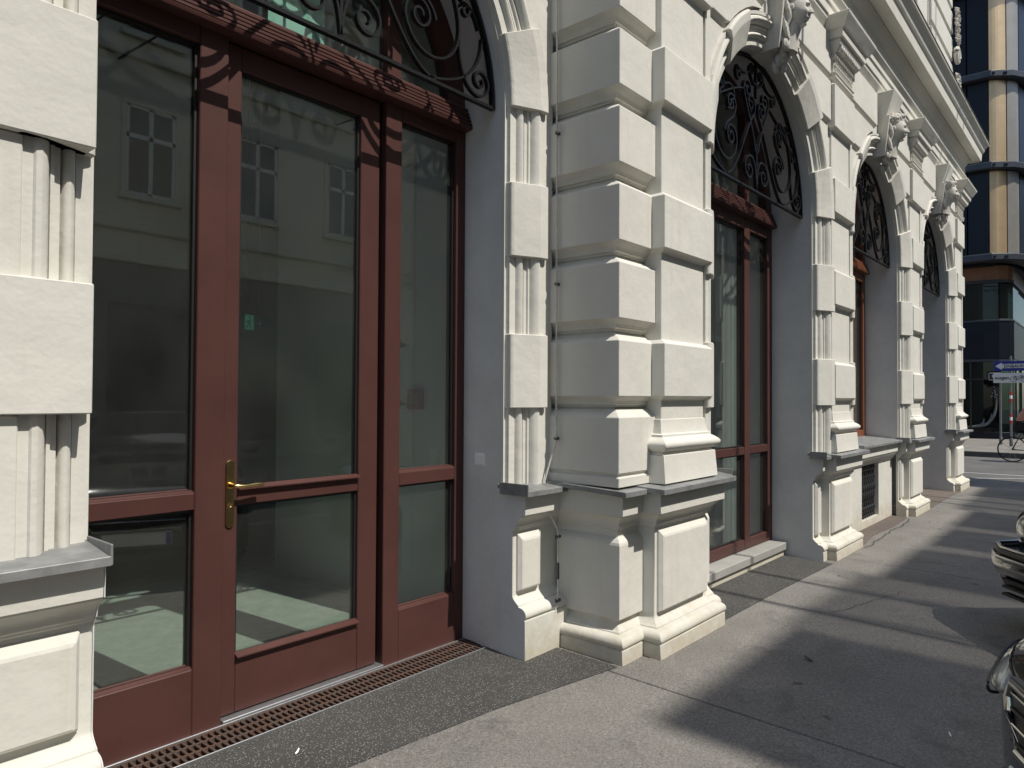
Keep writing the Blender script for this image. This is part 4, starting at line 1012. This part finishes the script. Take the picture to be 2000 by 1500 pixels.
for f in range(6):
    z0, z1 = zt[f] + .16, zt[f + 1] - .16
    for i in range(len(corner) - 1):
        (ax, ay), (bx_, by_) = corner[i], corner[i + 1]
        e = Vector((bx_ - ax, by_ - ay, 0)); L_ = e.length; e.normalize(); nn = Vector((e.y, -e.x, 0))
        if nn.x > 0 and nn.y > 0: nn = -nn
        if i == 0: cuts = [0, .25, .5, .75, 1]
        elif i == 7: cuts = [k / 12 for k in range(13)]
        else: cuts = [0, 1]
        for c0, c1 in zip(cuts, cuts[1:]):
            p0 = Vector((ax, ay, 0)) + e * (L_ * c0 + .025); p1 = Vector((ax, ay, 0)) + e * (L_ * c1 - .025)
            q = MB(); m_ = segm[i]
            bow = .07 if m_ in (GOLD, GREYM) else .0
            ra = []
            for z in (z0, z1):
                rr = []
                for t in range(7):
                    u = t / 6; pp = p0.lerp(p1, u) - nn * (-bow * 4 * u * (1 - u)) * 1
                    rr.append((pp.x, pp.y, z))
                for t in reversed(range(7)):
                    u = t / 6; pp = p0.lerp(p1, u) - nn * .0 + Vector((.12, .10, 0)); rr.append((pp.x, pp.y, z))
                ra.append(rr)
            q.loft(ra); Q(q, 'panel', m_)
# belts
for f in range(7):
    q = MB(); outer = []
    for i, (x, y) in enumerate(corner):
        off = {0: (-.35, 0), 1: (-.35, 0), 2: (-.35, 0), 3: (-.33, -.12), 4: (-.24, -.25), 5: (-.14, -.33), 6: (-.05, -.35), 7: (0, -.35), 8: (0, -.35)}[i]; outer.append((x + off[0], y + off[1]))
    sm = []
    for a, b in zip(outer, outer[1:]):
        sm += [a]
    sm.append(outer[-1]); inn = [(x + .6, y + .5) for x, y in sm]
    q.loft([[(x, y, zt[f] - .13) for x, y in sm + inn[::-1]], [(x, y, zt[f] + .13) for x, y in sm + inn[::-1]]]); Q(q, 'belt', BELT, None, .03)
    for (x, y) in ((32.75, 3.72), (33.0, 3.36)):
        q = MB(); q.box(x - .06, x + .04, y - .07, y + .07, zt[f] - .03, zt[f] + .03); Q(q, 'belt_vent', BLK)
# soffit box, glazed first floor, navy spandrel, shop glazing
low = [(33.55, 14.0), (33.55, 5.0), (33.55, 4.2), (33.62, 3.7), (33.85, 3.40), (34.25, 3.28), (36, 3.27), (60, 3.27)]
def wallband(name, m, z0, z1, grow=0, pts=low):
    q = MB(); o = [(x - grow, y - grow * .8) for x, y in pts]; i_ = [(x + .25, y + .2) for x, y in pts]
    q.loft([[(x, y, z0) for x, y in o + i_[::-1]], [(x, y, z1) for x, y in o + i_[::-1]]]); return Q(q, name, m, None, .01)
wallband('soffit_band', SOFF, 6.22, 6.78)
wallband('window_head', BLK, 6.10, 6.22, .05)
wallband('window_band', GLASSD, 4.66, 6.10)
wallband('window_sill', BELT, 4.58, 4.66, .06)
wallband('spandrel', NAVY, 3.10, 4.58, .04)
wallband('shop_head', BELT, 3.0, 3.10, .03)
wallband('shop_glazing', GLASSD, .22, 3.0)
wallband('shop_base', NAVY, -.1, .22, .05)
wallband('shop_rail', BLK, 2.28, 2.34, .015)
for (x, y) in ((33.52, 4.9), (33.52, 4.62), (33.9, 3.33), (34.6, 3.24), (36.5, 3.24)):
    q = MB(); q.box(x - .03, x + .03, y - .03, y + .03, .1, 3.02); Q(q, 'mullion', BLK)
q = MB()
for y0_, zt_, w_ in ((3.78, 1.55, .05), (3.95, .95, .06), (4.2, .75, .05)):
    pts = bez((y0_ - .02, zt_), (y0_, zt_ * .6), (y0_ + .1, .45), (y0_ + .75, .40), 14)
    q.tube([(33.53, y, z) for y, z in pts], [w_ * (.25 + .75 * math.sin(PI * min(1, i / 14))) for i in range(15)], 6)
for i in range(14): q.sphere((33.53, 3.74 + .2 * random.random(), 1.55 + .5 * random.random()), (.008, .03, .03), 6, 4)
Q(q, 'window_decal', mat('pale_decal', (.13, .135, .135), .5))
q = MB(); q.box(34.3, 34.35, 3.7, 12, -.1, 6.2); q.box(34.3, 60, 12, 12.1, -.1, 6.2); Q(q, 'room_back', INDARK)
q = MB(); pts = [(33.98 + .03 * math.sin(i * 2.1), 4.95 - i * .03) for i in range(38)]
for (xa, ya), (xb, yb) in zip(pts, pts[1:]): q.add([(xa, ya, 4.6), (xb, yb, 4.6), (xb, yb, 6.15), (xa, ya, 6.15)], [(0, 1, 2, 3)])
Q(q, 'curtain', mat('pale_curtain', (.55, .66, .60), .9))

# ------------------------------------------------------------------ opposite street front (seen in the glass, shades the pavement)
OP = tag(empty('opposite_building', (5, -11.7, 0)), 'shaded cream apartment house across the street mirrored in the door glass', 'building')
OW = mat('opposite_plaster', (.62, .58, .47), .85, noise=(1.2, .1)); OD = mat('opposite_base', (.20, .195, .18), .85, noise=(1.2, .2)); OFR = mat('white_window_paint', (.62, .62, .60), .5)
def OQ(mb, name, m, parent=None, bevel=0):
    o = mb.build(name, m, None, bevel); o.parent = parent or OP
    if parent is None: o.matrix_parent_inverse = Matrix.Translation((-5, 11.7, 0))
    return o
YO = -11.7; XO0, XO1 = -22.0, 16.2
q = MB(); q.box(XO0, XO1, YO - 12, YO, -.19, 16.1); OQ(q, 'wall', OW)
q = MB(); q.box(XO0, XO1, YO, YO + .10, -.19, 4.65); OQ(q, 'base_storey', OD)
for z0, z1, p in ((4.65, 4.85, .22), (5.45, 5.75, .16), (9.6, 9.8, .14), (13.0, 13.2, .14), (15.7, 16.1, .5)):
    q = MB(); q.box(XO0 - .1, XO1 + .1, YO, YO + p, z0, z1); OQ(q, 'string_course', OW, None, .03)
wx = [7.4 + 2.85 * k for k in range(-9, 4)]
for zc in (6.35, 10.25, 13.3):
    for x in wx:
        if x + .8 > XO1: continue
        m = MB(); w_, h_ = .58, 2.15
        m.box(x - w_ - .10, x - w_, YO, YO + .07, zc, zc + h_); m.box(x + w_, x + w_ + .10, YO, YO + .07, zc, zc + h_); m.box(x - w_ - .10, x + w_ + .10, YO, YO + .09, zc + h_, zc + h_ + .15); m.box(x - w_ - .16, x + w_ + .16, YO, YO + .16, zc - .14, zc)
        S_ = OQ(m, 'window_surround', OW, None, .01)
        m = MB()
        for a, b, c, d_ in ((x - w_, x - w_ + .07, zc, zc + h_), (x + w_ - .07, x + w_, zc, zc + h_), (x - .05, x + .05, zc, zc + h_), (x - w_, x + w_, zc + 1.35, zc + 1.46), (x - w_, x + w_, zc, zc + .07), (x - w_, x + w_, zc + h_ - .07, zc + h_)): m.box(a, b, YO + .004, YO + .045, c, d_)
        OQ(m, 'window_frame', OFR, S_)
        m = MB(); m.box(x - w_, x + w_, YO + .003, YO + .012, zc, zc + h_); OQ(m, 'pane', mat('opposite_pane', (.05, .06, .065), .08) if 'opposite_pane' not in bpy.data.materials else bpy.data.materials['opposite_pane'], S_)
for x in wx:
    m = MB(); m.box(x - .95, x + .95, YO + .101, YO + .115, .3, 3.7); OQ(m, 'shop_window', bpy.data.materials['opposite_pane'])
RT = mat('roof_tin', (.16, .15, .14), .6)
q = MB(); q.prism([(YO + .2, 16.1), (YO - 5.5, 19.6), (YO - 7, 19.6), (YO - 12, 16.1)], 'x', XO0, XO1); OQ(q, 'roof', RT)
# blocks added along the eaves, each sized to throw a broad pavement shadow
tanE = math.tan(EL) / math.cos(AZ)
def stack(xa, xb, yshadow, yc=-12.0, d=1.6):
    top = (yshadow - yc) * tanE + gz(1.5)
    sh = (yshadow - yc) * math.tan(AZ)
    q = MB(); q.box(xa + sh, xb + sh, yc - d, yc, 15.8, top)
    q.box(xa + sh - .0, xb + sh + .0, yc - d - .06, yc - .004, top - .35, top - .15)
    OQ(q, 'shadow_block', OW)
for xa, xb, ys in ((3.02, 4.88, 1.72), (6.76, 8.30, 1.64), (8.62, 9.80, 1.60), (10.14, 11.62, 1.62), (13.42, 14.78, 1.86), (14.78, 16.6, 3.6), (-3.5, .2, .6)): stack(xa, xb, ys)
m_ = bpy.data.materials.new('sun_filter'); m_.use_nodes = True; nt_ = m_.node_tree; nt_.nodes.remove(nt_.nodes['Principled BSDF'])  # grey see-through filter that lets only part of the sun pass
t_ = nt_.nodes.new('ShaderNodeBsdfTransparent'); t_.inputs[0].default_value = (.50, .50, .50, 1); nt_.links.new(t_.outputs[0], nt_.nodes['Material Output'].inputs[0])
for xa, xb, ys in ((4.88, 6.76, 1.78), (8.30, 8.62, 1.62), (9.80, 10.14, 1.62), (11.62, 13.42, 1.8)):  # unseen filter sheets added between the blocks to leave dim light bands below
    top = (ys + 12.3) * tanE + gz(1.5); sh = (ys + 12.3) * math.tan(AZ)
    q = MB(); q.box(xa + sh, xb + sh, -12.32, -12.30, 15.8, top); OQ(q, 'sun_filter_sheet', m_)
    if xb - xa > 1:
        for fx in (.26, .66):
            q = MB(); x_ = xa + (xb - xa) * fx + sh; q.box(x_ - .05, x_ + .05, -12.36, -12.26, 15.8, top); OQ(q, 'filter_bar', OD)  # bars standing in the added filter sheets
FO = tag(empty('corner_house', (44, -11.7, 0)), 'ochre corner house further down the shaded side of the street, mirrored in the arched windows', 'building')
def FQ(mb, name, m, parent=None):
    o = mb.build(name, m, None, 0); o.parent = parent or FO
    if parent is None: o.matrix_parent_inverse = Matrix.Translation((-44, 11.7, 0))
    return o
q = MB(); q.box(27, 75, -24, YO, -.19, 17.0); FQ(q, 'wall', mat('ochre_plaster', (.42, .36, .26), .85, noise=(1.2, .15)))
q = MB(); q.box(27, 75, YO, YO + .4, 16.6, 17.0); q.box(26.9, 75, YO, YO + .2, 4.6, 4.9); FQ(q, 'string_course', OW)
for zc in (.6, 5.9, 9.6, 13.2):
    for i in range(15):
        x = 29 + i * 3.0
        q = MB(); q.box(x - .75, x + .75, YO, YO + .1, zc - .15, zc + 2.35); S_ = FQ(q, 'window_surround', OW)
        q = MB(); q.box(x - .6, x + .6, YO + .101, YO + .11, zc, zc + 2.2); FQ(q, 'pane', bpy.data.materials['opposite_pane'], S_)
# suspended cables over the street
CAB = mat('overhead_cable', (.02, .02, .02), .6)
for i, (xs_, h) in enumerate(((5.34, 9.6), (6.12, 9.2), (12.2, 9.4), (12.75, 9.4))):
    sh = h / tanE * math.tan(AZ)
    x = xs_ + sh
    q = MB(); q.tube([(x, 2.33, h + .3), (x, -1, h + .06), (x, -4.7, h), (x, -8, h + .06), (x, YO, h + .3)], .026, 8)
    o = q.build('overhead_cable', CAB, None, 0, True)
    tag(o, ['dark cable strung over the street to the front above the arched window', 'second dark cable strung over the street above the arched window', 'dark cable strung over the street above the last arched window', 'second dark cable strung over the street above the last arched window'][i], 'cable', 'cables strung across the street')

# ------------------------------------------------------------------ cyclist crossing beyond the corner
SKIN = mat('skin', (.50, .27, .19), .55); SHIRT = mat('peach_shirt', (.60, .25, .16), .8, noise=(6, .1)); SHORTS = mat('black_cloth', (.012, .012, .014), .8); HAIR = mat('brown_hair', (.05, .03, .02), .6)
cyx, cyy = 23.6, 2.30
cy = tag(empty('bicycle', (cyx, cyy, -.19)), 'dark bicycle ridden across the side street beyond the corner', 'bicycle')
# local: forward = -y
for wy in (.0, -1.05):
    q = MB(); q.tube([(0, wy + .33 * math.cos(2 * PI * k / 32), .34 + .33 * math.sin(2 * PI * k / 32)) for k in range(33)], .018, 6); wo = q.build('wheel', TYRE, cy, 0, True)
    for k in range(10):
        q = MB(); q.tube([(0, wy, .34), (0, wy + .32 * math.cos(2 * PI * k / 10), .34 + .32 * math.sin(2 * PI * k / 10))], .003, 4); q.build('spoke', RIM, wo)
for nm, pts in (('frame', [(0, 0, .34), (0, -.42, .30), (0, -.22, .82), (0, 0, .34)]), ('frame', [(0, -.42, .30), (0, -.88, .78), (0, -.24, .76)]), ('fork', [(0, -1.05, .34), (0, -.90, .72), (0, -.86, .98)])):
    q = MB(); q.tube(pts, .018, 8); q.build(nm, BLK, cy, 0, True)
q = MB(); q.sphere((0, -.20, .92), (.08, .13, .04), 12, 8); q.build('saddle', BLK, cy, 0, True)
q = MB(); q.tube([(-.27, -.76, 1.02), (-.2, -.88, 1.04), (0, -.87, 1.03), (.2, -.88, 1.04), (.27, -.76, 1.02)], .014, 8); q.build('handlebar', BLK, cy, 0, True)
per = tag(empty('person', (cyx, cyy, -.19)), 'person in a peach shirt and black shorts leaning forward on a bicycle', 'person')
def skin_mesh(name, verts, edges, radii, m, parent, root=0, lev=2):
    me = bpy.data.meshes.new(name); me.from_pydata(verts, edges, []); me.materials.append(m)
    o = bpy.data.objects.new(name, me); COL.objects.link(o); o.parent = parent
    sk = o.modifiers.new('skin', 'SKIN')
    if not me.skin_vertices: me.skin_vertices.new()
    for i, r in enumerate(radii): me.skin_vertices[0].data[i].radius = (r, r) if not isinstance(r, tuple) else r
    me.skin_vertices[0].data[root].use_root = True
    s = o.modifiers.new('subdivision', 'SUBSURF'); s.levels = lev; s.render_levels = lev
    return o
V = [(0, -.20, 1.02), (0, -.27, 1.20), (0, -.40, 1.38), (0, -.50, 1.47), (0, -.56, 1.55), (0, -.60, 1.62),
     (.18, -.46, 1.43), (.24, -.62, 1.22), (.25, -.76, 1.06), (-.18, -.46, 1.43), (-.24, -.62, 1.22), (-.25, -.76, 1.06),
     (.10, -.20, .98), (.12, -.56, .80), (.10, -.40, .42), (.10, -.52, .36), (-.10, -.20, .98), (-.12, -.60, .92), (-.10, -.46, .56), (-.10, -.58, .50)]
Ed = [(0, 1), (1, 2), (2, 3), (3, 4), (4, 5), (3, 6), (6, 7), (7, 8), (3, 9), (9, 10), (10, 11), (0, 12), (12, 13), (13, 14), (14, 15), (0, 16), (16, 17), (17, 18), (18, 19)]
Rd = [.15, .145, .155, .13, .055, .085, .06, .043, .033, .06, .043, .033, .095, .07, .045, .035, .095, .07, .045, .035]
skin_mesh('body', V, Ed, Rd, SKIN, per)
q = MB(); hd = Vector((0, -.63, 1.66))
q.sphere(hd, None, 20, 16, lambda d: Vector((d.x * .078, d.y * .10 - (.022 * math.exp(-((d - Vector((0, -1, -.1)).normalized()).length / .2) ** 2)), d.z * .118))); q.build('head', SKIN, per, 0, True)
q = MB(); q.sphere(hd + Vector((0, .018, .022)), (.088, .105, .112), 18, 12); q.build('hair', HAIR, per, 0, True)
skin_mesh('shirt', [(0, -.19, 1.02), (0, -.26, 1.20), (0, -.40, 1.39), (0, -.50, 1.465), (.18, -.46, 1.43), (.225, -.57, 1.29), (-.18, -.46, 1.43), (-.225, -.57, 1.29)], [(0, 1), (1, 2), (2, 3), (3, 4), (4, 5), (3, 6), (6, 7)], [.175, .168, .18, .14, .085, .062, .085, .062], SHIRT, per)
skin_mesh('shorts', [(0, -.20, 1.0), (.10, -.22, .97), (.115, -.46, .86), (-.10, -.22, .97), (-.115, -.46, .93)], [(0, 1), (1, 2), (0, 3), (3, 4)], [.17, .125, .095, .125, .095], SHORTS, per)
for s in (-1, 1):                                   # hands closed on the grips
    q = MB(); hc = Vector((s * .255, -.79, 1.035)); q.sphere(hc, (.032, .045, .022), 10, 8)
    for k in range(4):
        xk = s * (.235 + .018 * k)
        q.tube([(xk, -.80, 1.05), (xk, -.84, 1.045), (xk, -.845, 1.02), (xk, -.82, 1.005)], [.010, .010, .009, .007], 6)
    q.tube([(s * .225, -.77, 1.04), (s * .205, -.80, 1.02), (s * .205, -.825, 1.01)], [.011, .010, .008], 6)
    q.build('hand', SKIN, per, 0, True)
    q = MB(); zf = .34 if s > 0 else .48; yf_ = -.50 if s > 0 else -.56
    q.sphere((s * .10, yf_ - .04, zf), (.045, .12, .04), 12, 8); q.build('shoe', SHORTS, per, 0, True)

# ------------------------------------------------------------------ litter on the pavement
for (x, y, rz, sx_, m_, lab) in ((3.85, .62, .6, .011, WHITEP, 'tiny white paper scrap lying on the shaded pavement'), (1.72, 2.66, .3, .012, WHITEP, 'small white cigarette end lying on the dark speckled strip by the door'), (4.35, 1.42, 1.2, .03, SEAM, 'small dark dry leaf curled on the shaded pavement')):
    q = MB(); rings = []
    for i in range(6):
        t = i / 5; w_ = (.25 + .75 * math.sin(PI * (.12 + .76 * t))) * sx_ * .4
        rings.append([(sx_ * (t - .5) * 2, -w_, .002 + .012 * t * t), (sx_ * (t - .5) * 2, 0, .007 + .010 * t * t), (sx_ * (t - .5) * 2, w_, .003 + .014 * t * t), (sx_ * (t - .5) * 2, 0, .003 + .010 * t * t)])
    q.loft(rings); o = q.build('litter', m_, None, 0, True); o.location = (x, y, gz(y) + .003); o.rotation_euler = (0, 0, rz); tag(o, lab, 'litter')
